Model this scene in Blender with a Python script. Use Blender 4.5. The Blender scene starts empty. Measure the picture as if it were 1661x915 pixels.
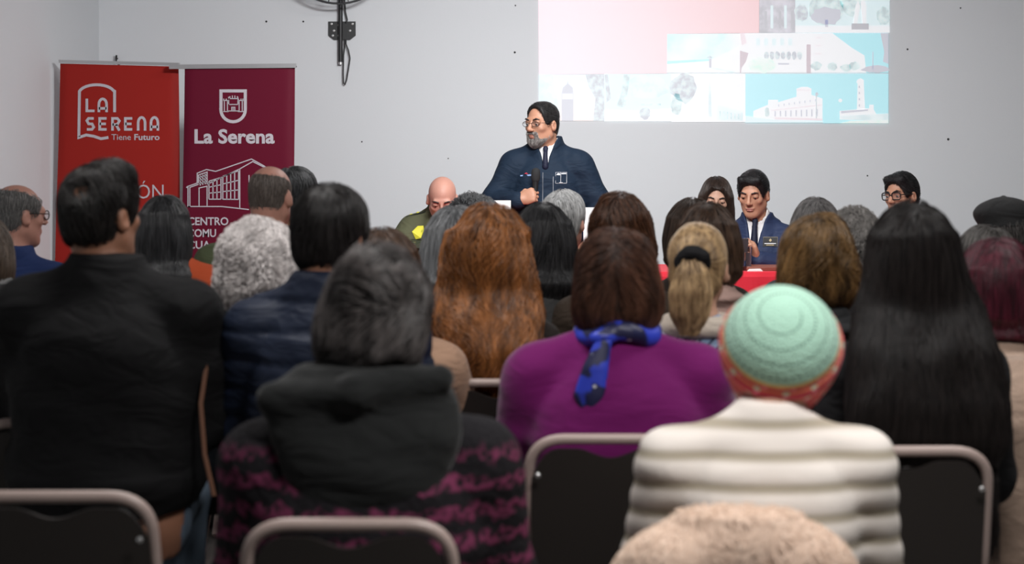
import bpy, math, random
import numpy as np
from mathutils import Vector, Matrix

# ------------------------------------------------------------------ camera, light, exposure
F_PX, CX, HOR, HC = 2800.0, 830.5, 197.0, 1.54      # focal length in pixels, image centre, horizon row, camera height
S = bpy.context.scene
COL = S.collection
cam = bpy.data.cameras.new('camera'); camo = bpy.data.objects.new('camera', cam); COL.objects.link(camo)
camo.location = (0, 0, HC); camo.rotation_euler = (math.pi/2, 0, 0)
cam.sensor_width = 36.0; cam.lens = F_PX/1661*36; cam.shift_y = -(457.5-HOR)/1661
cam.clip_start = 0.05; cam.clip_end = 60
cam.dof.use_dof = True; cam.dof.focus_distance = 9.6; cam.dof.aperture_fstop = 3.2
S.camera = camo
S.view_settings.view_transform = 'Standard'; S.view_settings.look = 'None'
S.view_settings.exposure = 0.0; S.view_settings.gamma = 1.0; S.view_settings.use_curve_mapping = False
wd = bpy.data.worlds.new('world'); S.world = wd; wd.use_nodes = True
wd.node_tree.nodes['Background'].inputs[0].default_value = (.5, .52, .55, 1)
wd.node_tree.nodes['Background'].inputs[1].default_value = 0.05

YW, XL, XR, ZC = 11.2, -2.68, 4.6, 3.0               # back wall, side walls, ceiling
def area(name, loc, rot, sx, sy, power, col=(1, 1, 1)):
    l = bpy.data.lights.new(name, 'AREA'); l.shape = 'RECTANGLE'; l.size = sx; l.size_y = sy
    l.energy = power; l.color = col
    o = bpy.data.objects.new(name, l); COL.objects.link(o); o.location = loc; o.rotation_euler = rot
    return o
LAMPS = [(0.45, 8.6, 34), (3.2, 8.3, 16), (-0.7, 4.5, 30), (1.9, 4.5, 28), (0.8, 2.3, 68)]
for (lx, ly, pw) in LAMPS:
    area('lamp_light', (lx, ly, ZC-.13), (0, 0, 0), 1.15, .22, pw, (1.0, .975, .96))

SPOT = Vector((0.4, 6.5, ZC-.14)); SPOT_AIM = Vector((.25, YW, 1.45))            # added unseen lamp, makes the bright pool on the speaker's wall
sl = area('stage_lamp_light', SPOT, (SPOT_AIM-SPOT).to_track_quat('-Z', 'Y').to_euler(), .9, .35, 90, (.97, .985, 1.0)); sl.data.spread = math.radians(135)

# ------------------------------------------------------------------ helpers
def lin(r, g, b):
    f = lambda c: (c/255/12.92) if c/255 <= .04045 else ((c/255+.055)/1.055)**2.4
    return (f(r), f(g), f(b))
def px(x, y, Y):                                       # a pixel of the photograph at distance Y
    return Vector(((x-CX)*Y/F_PX, Y, HC-(y-HOR)*Y/F_PX))

MATS = {}
def nodes(name):
    m = bpy.data.materials.new(name); m.use_nodes = True
    nt = m.node_tree; return m, nt, nt.nodes['Principled BSDF']
def mat(name, col, rough=.6, metal=0., spec=.5, bump=0., scale=60., var=0., stretch=(1, 1, 1), sheen=0., emit=None, es=0., detail=3., coat=0., big=0., bstr=(1, 1, 2.2)):
    if name in MATS: return MATS[name]
    m, nt, b = nodes(name); N = nt.nodes.new; Lk = nt.links.new
    b.inputs['Base Color'].default_value = (*col, 1); b.inputs['Roughness'].default_value = rough
    b.inputs['Metallic'].default_value = metal; b.inputs['Specular IOR Level'].default_value = spec
    if sheen: b.inputs['Sheen Weight'].default_value = sheen; b.inputs['Sheen Roughness'].default_value = .4
    if coat: b.inputs['Coat Weight'].default_value = coat
    if bump or var:
        tc = N('ShaderNodeTexCoord'); mp = N('ShaderNodeMapping'); mp.inputs['Scale'].default_value = stretch
        nz = N('ShaderNodeTexNoise'); nz.inputs['Scale'].default_value = scale; nz.inputs['Detail'].default_value = detail
        Lk(tc.outputs['Object'], mp.inputs['Vector']); Lk(mp.outputs[0], nz.inputs['Vector'])
        if bump:
            bp = N('ShaderNodeBump'); bp.inputs['Strength'].default_value = bump; bp.inputs['Distance'].default_value = .006
            Lk(nz.outputs['Fac'], bp.inputs['Height']); Lk(bp.outputs[0], b.inputs['Normal'])
        if var:
            mx = N('ShaderNodeMix'); mx.data_type = 'RGBA'
            mx.inputs[6].default_value = (*[c*(1-var) for c in col], 1); mx.inputs[7].default_value = (*[min(1, c*(1+var)) for c in col], 1)
            Lk(nz.outputs['Fac'], mx.inputs[0]); Lk(mx.outputs[2], b.inputs['Base Color'])
    if big:
        tc2 = N('ShaderNodeTexCoord'); mp2 = N('ShaderNodeMapping'); mp2.inputs['Scale'].default_value = bstr; mp2.inputs['Rotation'].default_value = (.2, .5, .1)
        n2 = N('ShaderNodeTexNoise'); n2.inputs['Scale'].default_value = 7; n2.inputs['Detail'].default_value = 2; n2.inputs['Distortion'].default_value = 1.2
        Lk(tc2.outputs['Object'], mp2.inputs[0]); Lk(mp2.outputs[0], n2.inputs['Vector'])
        b2_ = N('ShaderNodeBump'); b2_.inputs['Strength'].default_value = big; b2_.inputs['Distance'].default_value = .05; Lk(n2.outputs['Fac'], b2_.inputs['Height'])
        if bump: Lk(b2_.outputs[0], bp.inputs['Normal'])
        else: Lk(b2_.outputs[0], b.inputs['Normal'])
    if emit: b.inputs['Emission Color'].default_value = (*emit, 1); b.inputs['Emission Strength'].default_value = es
    MATS[name] = m; return m
def hairmat(name, c1, c2, rough=.42, spec=.5, scale=75.):
    """strand colour runs from c1 to c2 from lock to lock"""
    if name in MATS: return MATS[name]
    m, nt, b = nodes(name); N = nt.nodes.new; Lk = nt.links.new
    hi = N('ShaderNodeHairInfo'); tc = N('ShaderNodeTexCoord'); nz = N('ShaderNodeTexNoise'); nz.inputs['Scale'].default_value = scale
    mp = N('ShaderNodeMapping'); mp.inputs['Scale'].default_value = (1, 1, .14)
    Lk(tc.outputs['Object'], mp.inputs[0]); Lk(mp.outputs[0], nz.inputs['Vector'])
    ad = N('ShaderNodeMath'); ad.operation = 'MULTIPLY_ADD'; ad.inputs[1].default_value = .5
    mr = N('ShaderNodeMapRange'); mr.inputs[1].default_value = .35; mr.inputs[2].default_value = .68; mr.inputs[4].default_value = .6
    Lk(nz.outputs['Fac'], mr.inputs[0]); Lk(hi.outputs['Random'], ad.inputs[0]); Lk(mr.outputs[0], ad.inputs[2])
    mx = N('ShaderNodeMix'); mx.data_type = 'RGBA'; mx.inputs[6].default_value = (*c1, 1); mx.inputs[7].default_value = (*c2, 1)
    Lk(ad.outputs[0], mx.inputs[0]); Lk(mx.outputs[2], b.inputs['Base Color'])
    b.inputs['Roughness'].default_value = rough; b.inputs['Specular IOR Level'].default_value = spec
    MATS[name] = m; return m

class MB:
    def __init__(s): s.v = []; s.f = []
    def add(s, vs, fs):
        o = len(s.v); s.v += [tuple(v) for v in vs]; s.f += [tuple(o+i for i in f) for f in fs]; return s
    def box(s, lo, hi, M=None):
        a, b = lo, hi
        vs = [Vector((x, y, z)) for x in (a[0], b[0]) for y in (a[1], b[1]) for z in (a[2], b[2])]
        if M is not None: vs = [M @ v for v in vs]
        return s.add(vs, [(0, 1, 3, 2), (4, 6, 7, 5), (0, 4, 5, 1), (2, 3, 7, 6), (0, 2, 6, 4), (1, 5, 7, 3)])
    def tube(s, pts, r, n=8, closed=False, cap=True):
        pts = [Vector(p) for p in pts]; m = len(pts); rings = []; up = None
        rr = r if isinstance(r, (list, tuple)) else [r]*m
        for i, p in enumerate(pts):
            a = pts[(i-1) % m] if (closed or i > 0) else p; b = pts[(i+1) % m] if (closed or i < m-1) else p
            t = (b-a).normalized()
            if up is None: up = Vector((0, 0, 1)) if abs(t.z) < .9 else Vector((1, 0, 0))
            u = (up-t*up.dot(t)).normalized(); w = t.cross(u); up = u
            rings.append([p+(u*math.cos(2*math.pi*k/n)+w*math.sin(2*math.pi*k/n))*rr[i] for k in range(n)])
        vs = [v for R in rings for v in R]; fs = []
        for i in range(m if closed else m-1):
            j = (i+1) % m
            for k in range(n): fs.append((i*n+k, i*n+(k+1) % n, j*n+(k+1) % n, j*n+k))
        if cap and not closed: fs += [tuple(range(n-1, -1, -1)), tuple((m-1)*n+k for k in range(n))]
        return s.add(vs, fs)
    def lathe(s, prof, n=24, c=(0, 0, 0)):
        vs = [(c[0]+r*math.cos(2*math.pi*k/n), c[1]+r*math.sin(2*math.pi*k/n), c[2]+z) for r, z in prof for k in range(n)]; fs = []
        for i in range(len(prof)-1):
            for k in range(n): fs.append((i*n+k, i*n+(k+1) % n, (i+1)*n+(k+1) % n, (i+1)*n+k))
        fs += [tuple(range(n-1, -1, -1)), tuple((len(prof)-1)*n+k for k in range(n))]
        return s.add(vs, fs)
    def prism(s, poly, y0, y1):                        # polygon in x, z extruded along y
        n = len(poly); vs = [(x, y0, z) for x, z in poly]+[(x, y1, z) for x, z in poly]
        return s.add(vs, [tuple(range(n)), tuple(range(2*n-1, n-1, -1))]+[(i, n+i, n+(i+1) % n, (i+1) % n) for i in range(n)])
    def stroke(s, pts, w, y0, y1, closed=False):       # flat line of width w in x, z
        pts = [Vector((p[0], p[1])) for p in pts]; pts = [p for i, p in enumerate(pts) if i == 0 or (p-pts[i-1]).length > 1e-5]
        if closed and (pts[0]-pts[-1]).length < 1e-5: pts.pop()
        m = len(pts); L = []; R = []
        for i, p in enumerate(pts):
            a = pts[(i-1) % m] if (closed or i > 0) else None; b = pts[(i+1) % m] if (closed or i < m-1) else None
            d1 = (p-a).normalized() if a is not None else (b-p).normalized(); d2 = (b-p).normalized() if b is not None else d1
            n1 = Vector((-d1.y, d1.x)); n2 = Vector((-d2.y, d2.x)); nn = (n1+n2)
            nn = nn.normalized() if nn.length > 1e-6 else n1
            k = w/2/max(.35, nn.dot(n1)); L.append(p+nn*k); R.append(p-nn*k)
        rng_ = range(m if closed else m-1)
        for i in rng_:
            j = (i+1) % m; q = [L[i], L[j], R[j], R[i]]
            s.prism([(v.x, v.y) for v in q], y0, y1)
        return s
    def build(s, name, m, parent=None, smooth=False, bevel=0.):
        me = bpy.data.meshes.new(name); me.from_pydata(s.v, [], s.f); me.update()
        if m: me.materials.append(m)
        if smooth:
            me.polygons.foreach_set('use_smooth', [True]*len(me.polygons))
            try: me.set_sharp_from_angle(angle=math.radians(40))
            except Exception: pass
        o = bpy.data.objects.new(name, me); COL.objects.link(o)
        if parent is not None: o.parent = parent
        if bevel:
            b = o.modifiers.new('bevel', 'BEVEL'); b.width = bevel; b.segments = 2; b.limit_method = 'ANGLE'
        return o
def empty(name, loc, label, cat, group=None, rz=0.):
    o = bpy.data.objects.new(name, None); COL.objects.link(o); o.location = loc; o.rotation_euler = (0, 0, rz)
    o['label'] = label; o['category'] = cat
    if group: o['group'] = group
    return o
def tag(o, label, cat, group=None):
    o['label'] = label; o['category'] = cat
    if group: o['group'] = group
    return o
def struct(o): o['kind'] = 'structure'; return o
def text(name, body, x0, x1, ybase, cap, Y, m, parent, off=0., loc0=(0, 0, 0), italic=0.):
    """lettering between pixel columns x0..x1 with its baseline on row ybase and capitals cap pixels tall"""
    cu = bpy.data.curves.new(name, 'FONT'); cu.body = body; cu.offset = off; cu.extrude = .0006; cu.resolution_u = 3
    o = bpy.data.objects.new(name, cu); COL.objects.link(o); bpy.context.view_layer.update()
    w = max(o.dimensions.x, 1e-4); k = Y/F_PX
    a = px(x0, ybase, Y)
    sy = cap*k/.70; sx = (x1-x0)*k/w
    o.scale = (sx, sy, 1); o.rotation_euler = (math.pi/2, 0, 0)
    me = bpy.data.meshes.new_from_object(o.evaluated_get(bpy.context.evaluated_depsgraph_get())); bpy.data.objects.remove(o)
    me.materials.clear(); me.materials.append(m)
    o = bpy.data.objects.new(name, me); COL.objects.link(o); o.parent = parent
    o.scale = (sx, sy, 1); o.rotation_euler = (math.pi/2, 0, 0); o.location = (a.x-loc0[0], a.y-loc0[1], a.z-loc0[2])
    return o

# ------------------------------------------------------------------ distance fields meshed with surface nets
def axis(lo, hi, step, fine):
    xs = [lo]
    while xs[-1] < hi:
        h = step
        for (_, a, b, st) in fine:
            if a-h < xs[-1] < b: h = min(h, st)
        xs.append(xs[-1]+h)
    return np.array(xs, np.float32)
class SDF:
    def __init__(s, lo, hi, step, fine=()):
        s.ax = [axis(lo[i], hi[i], step, [f for f in fine if f[0] == i]) for i in range(3)]
        s.lids = False; s.step = step; s.d = np.full([len(a) for a in s.ax], .3, np.float32); s.M = None; s.pad = .012
    def put(s, fn, lo, hi, k=.02, op='u'):
        e = k+2.2*s.step+s.pad
        lo = np.array(lo, float)-e; hi = np.array(hi, float)+e
        if s.M is not None:
            R = s.M[:3, :3]; t = s.M[:3, 3]
            cs = np.array([[a, b, c] for a in (lo[0], hi[0]) for b in (lo[1], hi[1]) for c in (lo[2], hi[2])]) @ R.T+t
            lo, hi = cs.min(0), cs.max(0)
        sl = []
        for i in range(3):
            a = int(np.searchsorted(s.ax[i], lo[i])); b = int(np.searchsorted(s.ax[i], hi[i]))
            if b <= a: return s
            sl.append(slice(a, b))
        sl = tuple(sl)
        X = s.ax[0][sl[0]][:, None, None]; Y = s.ax[1][sl[1]][None, :, None]; Z = s.ax[2][sl[2]][None, None, :]
        if s.M is not None:
            R = s.M[:3, :3].astype(np.float32); t = s.M[:3, 3].astype(np.float32)
            x, y, z = X-t[0], Y-t[1], Z-t[2]
            X, Y, Z = (R[0, 0]*x+R[1, 0]*y+R[2, 0]*z, R[0, 1]*x+R[1, 1]*y+R[2, 1]*z, R[0, 2]*x+R[1, 2]*y+R[2, 2]*z)
        v = fn(X, Y, Z); a = s.d[sl]
        if op == 'u':
            h = np.maximum(k-np.abs(a-v), 0)/k; s.d[sl] = np.minimum(a, v)-h*h*k*.25
        else:
            v = -v; h = np.maximum(k-np.abs(a-v), 0)/k; s.d[sl] = np.maximum(a, v)+h*h*k*.25
        return s
    def ell(s, c, r, k=.02, op='u'):
        def fn(X, Y, Z):
            x, y, z = (X-c[0])/r[0], (Y-c[1])/r[1], (Z-c[2])/r[2]
            k0 = np.sqrt(x*x+y*y+z*z)+1e-6; k1 = np.sqrt((x/r[0])**2+(y/r[1])**2+(z/r[2])**2)+1e-6
            return k0*(k0-1)/k1
        return s.put(fn, [c[i]-r[i] for i in range(3)], [c[i]+r[i] for i in range(3)], k, op)
    def cone(s, a, b, ra, rb, k=.02, op='u'):
        a = np.array(a, np.float32); b = np.array(b, np.float32); ba = b-a; L2 = float(ba@ba)+1e-9
        def fn(X, Y, Z):
            x, y, z = X-a[0], Y-a[1], Z-a[2]
            t = np.clip((x*ba[0]+y*ba[1]+z*ba[2])/L2, 0, 1)
            return np.sqrt((x-t*ba[0])**2+(y-t*ba[1])**2+(z-t*ba[2])**2)-(ra+(rb-ra)*t)
        m = max(ra, rb); return s.put(fn, np.minimum(a, b)-m, np.maximum(a, b)+m, k, op)
    def loft(s, secs, k=.02, op='u', p=2.0):
        q = np.array(secs, float); o = np.argsort(q[:, 0]); q = q[o]
        zz = np.linspace(q[0, 0], q[-1, 0], 160); T = [np.interp(zz, q[:, 0], q[:, i]) for i in range(1, 5)]
        ker = np.ones(15)/15
        T = [np.convolve(np.pad(t, 7, mode='edge'), ker, 'valid') for t in T]
        z0, z1 = q[0, 0], q[-1, 0]
        def fn(X, Y, Z):
            cx, cy, rx, ry = [np.interp(Z, zz, t).astype(np.float32) for t in T]
            x, y = np.abs(X-cx)/rx, np.abs(Y-cy)/ry
            if p == 2.0:
                k0 = np.sqrt(x*x+y*y)+1e-6; k1 = np.sqrt((x/rx)**2+(y/ry)**2)+1e-6; d = k0*(k0-1)/k1
            else:
                d = ((x**p+y**p)**(1/p)-1)*np.minimum(rx, ry)
            return np.maximum(d, np.maximum(Z-z1, z0-Z))
        lo = [min(T[0]-T[2]), min(T[1]-T[3]), z0]; hi = [max(T[0]+T[2]), max(T[1]+T[3]), z1]
        return s.put(fn, lo, hi, k, op)
    def plane(s, n, c, k=.01):                         # cut away the side that n points to
        n = np.array(n, float); n /= np.linalg.norm(n)
        return s.put(lambda X, Y, Z: -(n[0]*(X-c[0])+n[1]*(Y-c[1])+n[2]*(Z-c[2])).astype(np.float32), [-3]*3, [3]*3, k, 's')
    def disp(s, fn):
        s.d += fn(s.ax[0][:, None, None], s.ax[1][None, :, None], s.ax[2][None, None, :]).astype(np.float32); return s
    def mesh(s):
        d = s.d.copy()
        for i in range(3):
            sl = [slice(None)]*3; sl[i] = 0; d[tuple(sl)] = np.maximum(d[tuple(sl)], .002); sl[i] = -1; d[tuple(sl)] = np.maximum(d[tuple(sl)], .002)
        neg = d < 0; c = np.zeros([n-1 for n in d.shape], np.uint8)
        for a in (0, 1):
            for b in (0, 1):
                for e in (0, 1): c += neg[a:a+c.shape[0], b:b+c.shape[1], e:e+c.shape[2]]
        act = (c > 0) & (c < 8); I = np.argwhere(act); n = len(I)
        idx = np.full(act.shape, -1, np.int32); idx[act] = np.arange(n)
        acc = np.zeros((n, 3), np.float32); cnt = np.zeros(n, np.float32)
        for ax_ in range(3):
            o1, o2 = [i for i in range(3) if i != ax_]
            for u in (0, 1):
                for v in (0, 1):
                    A = np.zeros(3, int); A[o1] = u; A[o2] = v; B = A.copy(); B[ax_] = 1
                    da = d[tuple((I+A).T)]; db = d[tuple((I+B).T)]; m = (da < 0) != (db < 0)
                    t = da/np.where(m, da-db, 1); P = np.tile(A.astype(np.float32), (n, 1)); P[:, ax_] = t
                    acc[m] += P[m]; cnt[m] += 1
        P = I+acc/np.maximum(cnt, 1)[:, None]
        V = np.stack([np.interp(P[:, i], np.arange(len(s.ax[i])), s.ax[i]) for i in range(3)], 1)
        Q = []
        for ax_ in range(3):
            o1, o2 = [(1, 2), (2, 0), (0, 1)][ax_]
            sh = [slice(None)]*3; sh2 = [slice(None)]*3; sh[ax_] = slice(0, -1); sh2[ax_] = slice(1, None)
            for o in (o1, o2): sh[o] = slice(1, -1); sh2[o] = slice(1, -1)
            na = neg[tuple(sh)]; nb = neg[tuple(sh2)]; E = np.argwhere(na != nb)
            if not len(E): continue
            st = na[tuple(E.T)]; E = E.copy(); E[:, o1] += 1; E[:, o2] += 1
            def cell(du, dv):
                C = E.copy(); C[:, o1] += du; C[:, o2] += dv; return idx[tuple(C.T)]
            q = np.stack([cell(-1, -1), cell(0, -1), cell(0, 0), cell(-1, 0)], 1)
            q[~st] = q[~st][:, ::-1]; Q.append(q)
        return V.astype(np.float32), np.concatenate(Q)
    def sample(s, P):
        out = np.ones(len(P), bool); ii = []; ff = []
        for i in range(3):
            a = s.ax[i]; u = np.interp(P[:, i], a, np.arange(len(a))); out &= (P[:, i] > a[0]) & (P[:, i] < a[-1])
            j = np.minimum(u.astype(int), len(a)-2); ii.append(j); ff.append((u-j).astype(np.float32))
        r = 0
        for a in (0, 1):
            for b in (0, 1):
                for c in (0, 1):
                    w = (ff[0] if a else 1-ff[0])*(ff[1] if b else 1-ff[1])*(ff[2] if c else 1-ff[2])
                    r = r+w*s.d[ii[0]+a, ii[1]+b, ii[2]+c]
        return r, out
    def grad(s, P, h=.004):
        g = np.stack([s.sample(P+np.eye(3)[i]*h)[0]-s.sample(P-np.eye(3)[i]*h)[0] for i in range(3)], 1)
        return g/(np.linalg.norm(g, axis=1, keepdims=True)+1e-9)
def net(name, VQ, m, parent=None, extra=()):
    """a mesh object from surface-net arrays; extra = further (V, Q) pieces joined into the same mesh"""
    V, Q = VQ
    for (v2, q2) in extra: Q = np.concatenate([Q, q2+len(V)]); V = np.concatenate([V, v2])
    me = bpy.data.meshes.new(name); n = len(Q)
    me.vertices.add(len(V)); me.vertices.foreach_set('co', np.ascontiguousarray(V, np.float32).ravel())
    me.loops.add(4*n); me.loops.foreach_set('vertex_index', np.ascontiguousarray(Q, np.int32).ravel())
    me.polygons.add(n); me.polygons.foreach_set('loop_start', np.arange(0, 4*n, 4, dtype=np.int32))
    me.polygons.foreach_set('use_smooth', np.ones(n, bool)); me.update(calc_edges=True)
    for mm in (m if isinstance(m, (list, tuple)) else [m]): me.materials.append(mm)
    o = bpy.data.objects.new(name, me); COL.objects.link(o)
    if parent is not None: o.parent = parent
    return o
def xform(VQ, M):
    V, Q = VQ; R = M[:3, :3]; V2 = V @ R.T+M[:3, 3]
    return V2.astype(np.float32), (Q[:, ::-1] if np.linalg.det(R) < 0 else Q)
def wob(seed, n=7, f0=8, f1=40, fall=1.0):
    """cheap smooth 3-D noise made of plane waves, about -1..1"""
    r = np.random.default_rng(seed); D = r.normal(size=(n, 3)); D /= np.linalg.norm(D, axis=1)[:, None]
    F = np.geomspace(f0, f1, n); D = D*F[:, None]; ph = r.uniform(0, 6.28, n); A = F**-fall; A = A/A.sum()*1.6
    def fn(X, Y, Z):
        o = 0
        for i in range(n): o = o+A[i]*np.sin(D[i, 0]*X+D[i, 1]*Y+D[i, 2]*Z+ph[i])
        return o
    return fn
def strands(name, pts, rad, m, parent, taper=.35):
    n, k, _ = pts.shape
    cu = bpy.data.hair_curves.new(name); cu.add_curves([k]*n)
    cu.attributes['position'].data.foreach_set('vector', np.ascontiguousarray(pts, np.float32).ravel())
    r = cu.attributes.get('radius') or cu.attributes.new('radius', 'FLOAT', 'POINT')
    prof = rad*(1-(1-taper)*np.linspace(0, 1, k)**2); r.data.foreach_set('value', np.tile(prof, n).astype(np.float32))
    cu.materials.append(m); o = bpy.data.objects.new(name, cu); COL.objects.link(o); o.parent = parent
    return o
def grow(s, V, n, L, steps, flow, seed, off=(.001, .008), noise=.25, nf=(14, 60), clump=.5, guides=90, wave=0., wf=60., root=None, curl=0., free=True):
    """strands that start on the surface V of field s and run along flow(p), hugging the surface"""
    r = np.random.default_rng(seed)
    if root is not None: V = V[root(V)]
    P = V[r.integers(0, len(V), n)]+r.normal(size=(n, 3))*.002; P = P.astype(np.float64)
    lv = r.uniform(off[0], off[1], n); ln = L*r.uniform(.6, 1.15, n)/steps
    W = [wob(seed+i, 5, nf[0], nf[1], .4) for i in range(3)]; out = []
    phs = r.uniform(0, 6.28, n); gi = r.choice(n, min(guides, n), replace=False)
    near_g = np.argmin(((P[:, None, :]-P[None, gi, :])**2).sum(-1), 1)
    if clump: phs = phs[gi][near_g]+r.normal(size=n)*.25; ln = ln*.4+.6*ln[gi][near_g]
    for k in range(steps+1):
        d, ins = s.sample(P); g = s.grad(P)
        near = ins & (d < .04)
        P = np.where(near[:, None], P-(np.clip(d-lv, -.02, .02))[:, None]*g, P)
        out.append(P.copy())
        v = flow(P)
        v = v+noise*np.stack([w(P[:, 0], P[:, 1], P[:, 2]) for w in W], 1)
        if wave:
            side = np.cross(g, v); side /= np.linalg.norm(side, axis=1, keepdims=True)+1e-9
            v = v+side*(wave*np.sin(wf*ln*k+phs))[:, None]
        vt = v-g*(v*g).sum(1, keepdims=True)
        v = np.where(near[:, None], vt, v)
        v /= np.linalg.norm(v, axis=1, keepdims=True)+1e-9
        P = P+v*ln[:, None]
    A = np.stack(out, 1)
    if clump:
        t = (np.linspace(0, 1, steps+1)**1.2*clump)[None, :, None]
        Gd = A[gi][near_g]; A = A*(1-t)+t*(Gd+(A[:, :1]-Gd[:, :1])*.35)
    if curl:
        t = np.linspace(0, 1, steps+1)[None, :]*L/.035*6.28+phs[:, None]
        A = A+curl*np.stack([np.sin(t), np.cos(t), np.sin(t*1.1+1)], -1)
    return A
# ------------------------------------------------------------------ the room
M_WALL = mat('wall_paint', (.72, .735, .755), .75, bump=.05, scale=90)
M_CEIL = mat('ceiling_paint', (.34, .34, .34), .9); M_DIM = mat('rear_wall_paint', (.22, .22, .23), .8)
M_FLOOR = mat('floor_vinyl', (.10, .095, .09), .45, bump=.04, scale=40, var=.15)
def slab(name, lo, hi, m):
    return struct(MB().box(lo, hi).build(name, m))
slab('floor', (XL-.1, -3.1, -.1), (XR+.1, YW+.1, 0), M_FLOOR)
wb = slab('wall_back', (XL-.1, YW, 0), (XR+.1, YW+.12, ZC), M_WALL)
slab('wall_left', (XL-.12, -3.1, 0), (XL, YW, ZC), M_WALL)
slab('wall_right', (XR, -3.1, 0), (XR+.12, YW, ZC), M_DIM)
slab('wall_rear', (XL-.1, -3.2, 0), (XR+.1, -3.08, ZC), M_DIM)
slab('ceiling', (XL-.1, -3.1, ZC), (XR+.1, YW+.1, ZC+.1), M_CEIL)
struct(MB().box((XL+.001, YW-.015, 0.001), (XR-.001, YW-.0005, .09)).build('baseboard_back', mat('baseboard_paint', (.45, .45, .46), .5)))
M_HOLE = mat('screw_hole_dark', (.03, .03, .03), .8)
for (x, y, r) in [(1472, 80, .006), (1538, 226, .008), (1558, 13, .005), (1407, 285, .005), (835, 85, .007), (836, 9, .005), (432, 35, .007), (587, 230, .005),
                  (727, 257, .004), (492, 35, .006), (480, 108, .006)]:
    c = px(x, y, YW); m = MB(); m.lathe([(r, 0), (r, .002), (r*.4, .003)], 10)
    o = m.build('wall_plug', M_HOLE, wb); o.rotation_euler = (math.pi/2, 0, 0); o.location = (c.x, YW-.0005, c.z)
hk = MB(); c = px(190, 95, YW)
hk.tube([(c.x, YW, c.z), (c.x, YW-.03, c.z-.005), (c.x+.004, YW-.035, c.z+.02)], .006, 8)
hk.tube([(c.x, YW-.02, c.z), (c.x, YW-.03, c.z-.035)], .005, 8); hk.build('wall_hook', M_HOLE, wb)

# ceiling lamps (tubes in white trays, above the picture)
M_TRAY = mat('lamp_tray', (.8, .8, .8), .4); M_TUBE = mat('lamp_tube', (.9, .9, .9), .5, emit=(1, .98, .96), es=4)
for i, (lx, ly, pw) in enumerate(LAMPS):
    t = empty('ceiling_lamp', (lx, ly, ZC), ['white tube lamp on the ceiling above the speaker and table', 'white tube lamp on the ceiling by the wall beside the slide',
        'white tube lamp on the ceiling above the middle rows, banner side', 'white tube lamp on the ceiling above the middle rows, slide side', 'white tube lamp on the ceiling above the last rows'][i], 'lamp', 'ceiling tube lamps')
    MB().box((-.62, -.14, -.06), (.62, .14, 0)).build('tray', M_TRAY, t)
    for k in (-1, 1):
        MB().tube([(-.57, k*.07, -.085), (.57, k*.07, -.085)], .014, 10).build('tube', M_TUBE, t)

t = empty('stage_lamp', SPOT+Vector((0, -.05, .14)), 'flat white added lamp on the unseen ceiling brightening the wall behind the speaker', 'lamp')  # made-up fixture for the added pool light, out of view
Ms = (SPOT_AIM-SPOT).to_track_quat('-Z', 'Y').to_matrix().to_4x4(); Ms.translation = Vector((0, .05, -.14))
MB().box((-.48, -.2, .01), (.48, .2, .07), Ms).build('housing', M_TRAY, t); MB().tube([(0, .02, -.06), (0, 0, 0)], .02, 8).build('mount', M_TRAY, t)

# ------------------------------------------------------------------ projected slide (light on the wall)
YS = YW-.004
def slide_mat(name, c1, c2=None, es=.62, axis_=0, scale=0, lo=0., hi=1.):
    m, nt, b = nodes(name); N = nt.nodes.new; Lk = nt.links.new
    b.inputs['Base Color'].default_value = (.72, .735, .755, 1); b.inputs['Roughness'].default_value = .75
    b.inputs['Emission Strength'].default_value = es; b.inputs['Emission Color'].default_value = (*c1, 1)
    if c2:
        tc = N('ShaderNodeTexCoord'); mx = N('ShaderNodeMix'); mx.data_type = 'RGBA'
        mx.inputs[6].default_value = (*c1, 1); mx.inputs[7].default_value = (*c2, 1)
        if scale:
            nz = N('ShaderNodeTexNoise'); nz.inputs['Scale'].default_value = scale; nz.inputs['Detail'].default_value = 5
            mr = N('ShaderNodeMapRange'); mr.inputs[1].default_value = .38; mr.inputs[2].default_value = .62
            Lk(tc.outputs['Object'], nz.inputs['Vector']); Lk(nz.outputs['Fac'], mr.inputs[0]); Lk(mr.outputs[0], mx.inputs[0])
        else:
            sp = N('ShaderNodeSeparateXYZ'); mr = N('ShaderNodeMapRange'); mr.inputs[1].default_value = lo; mr.inputs[2].default_value = hi
            Lk(tc.outputs['Object'], sp.inputs[0]); Lk(sp.outputs[axis_], mr.inputs[0]); Lk(mr.outputs[0], mx.inputs[0])
        Lk(mx.outputs[2], b.inputs['Emission Color'])
    return m
SR = px(1158, 199, YS); SR = Vector((SR.x, YS, 1.0))
slide = empty('projected_slide', SR, 'bright projected slide of pink panel and town photographs on the white wall', 'projection')
def sp(x, y):
    p = px(x, y, YS); return (p.x-SR.x, p.z-SR.z)
W_, CY, PALE, GREY, DK = (.62, .62, .63), (.10, .58, .66), (.46, .60, .60), (.20, .20, .27), (.07, .06, .09)
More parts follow.
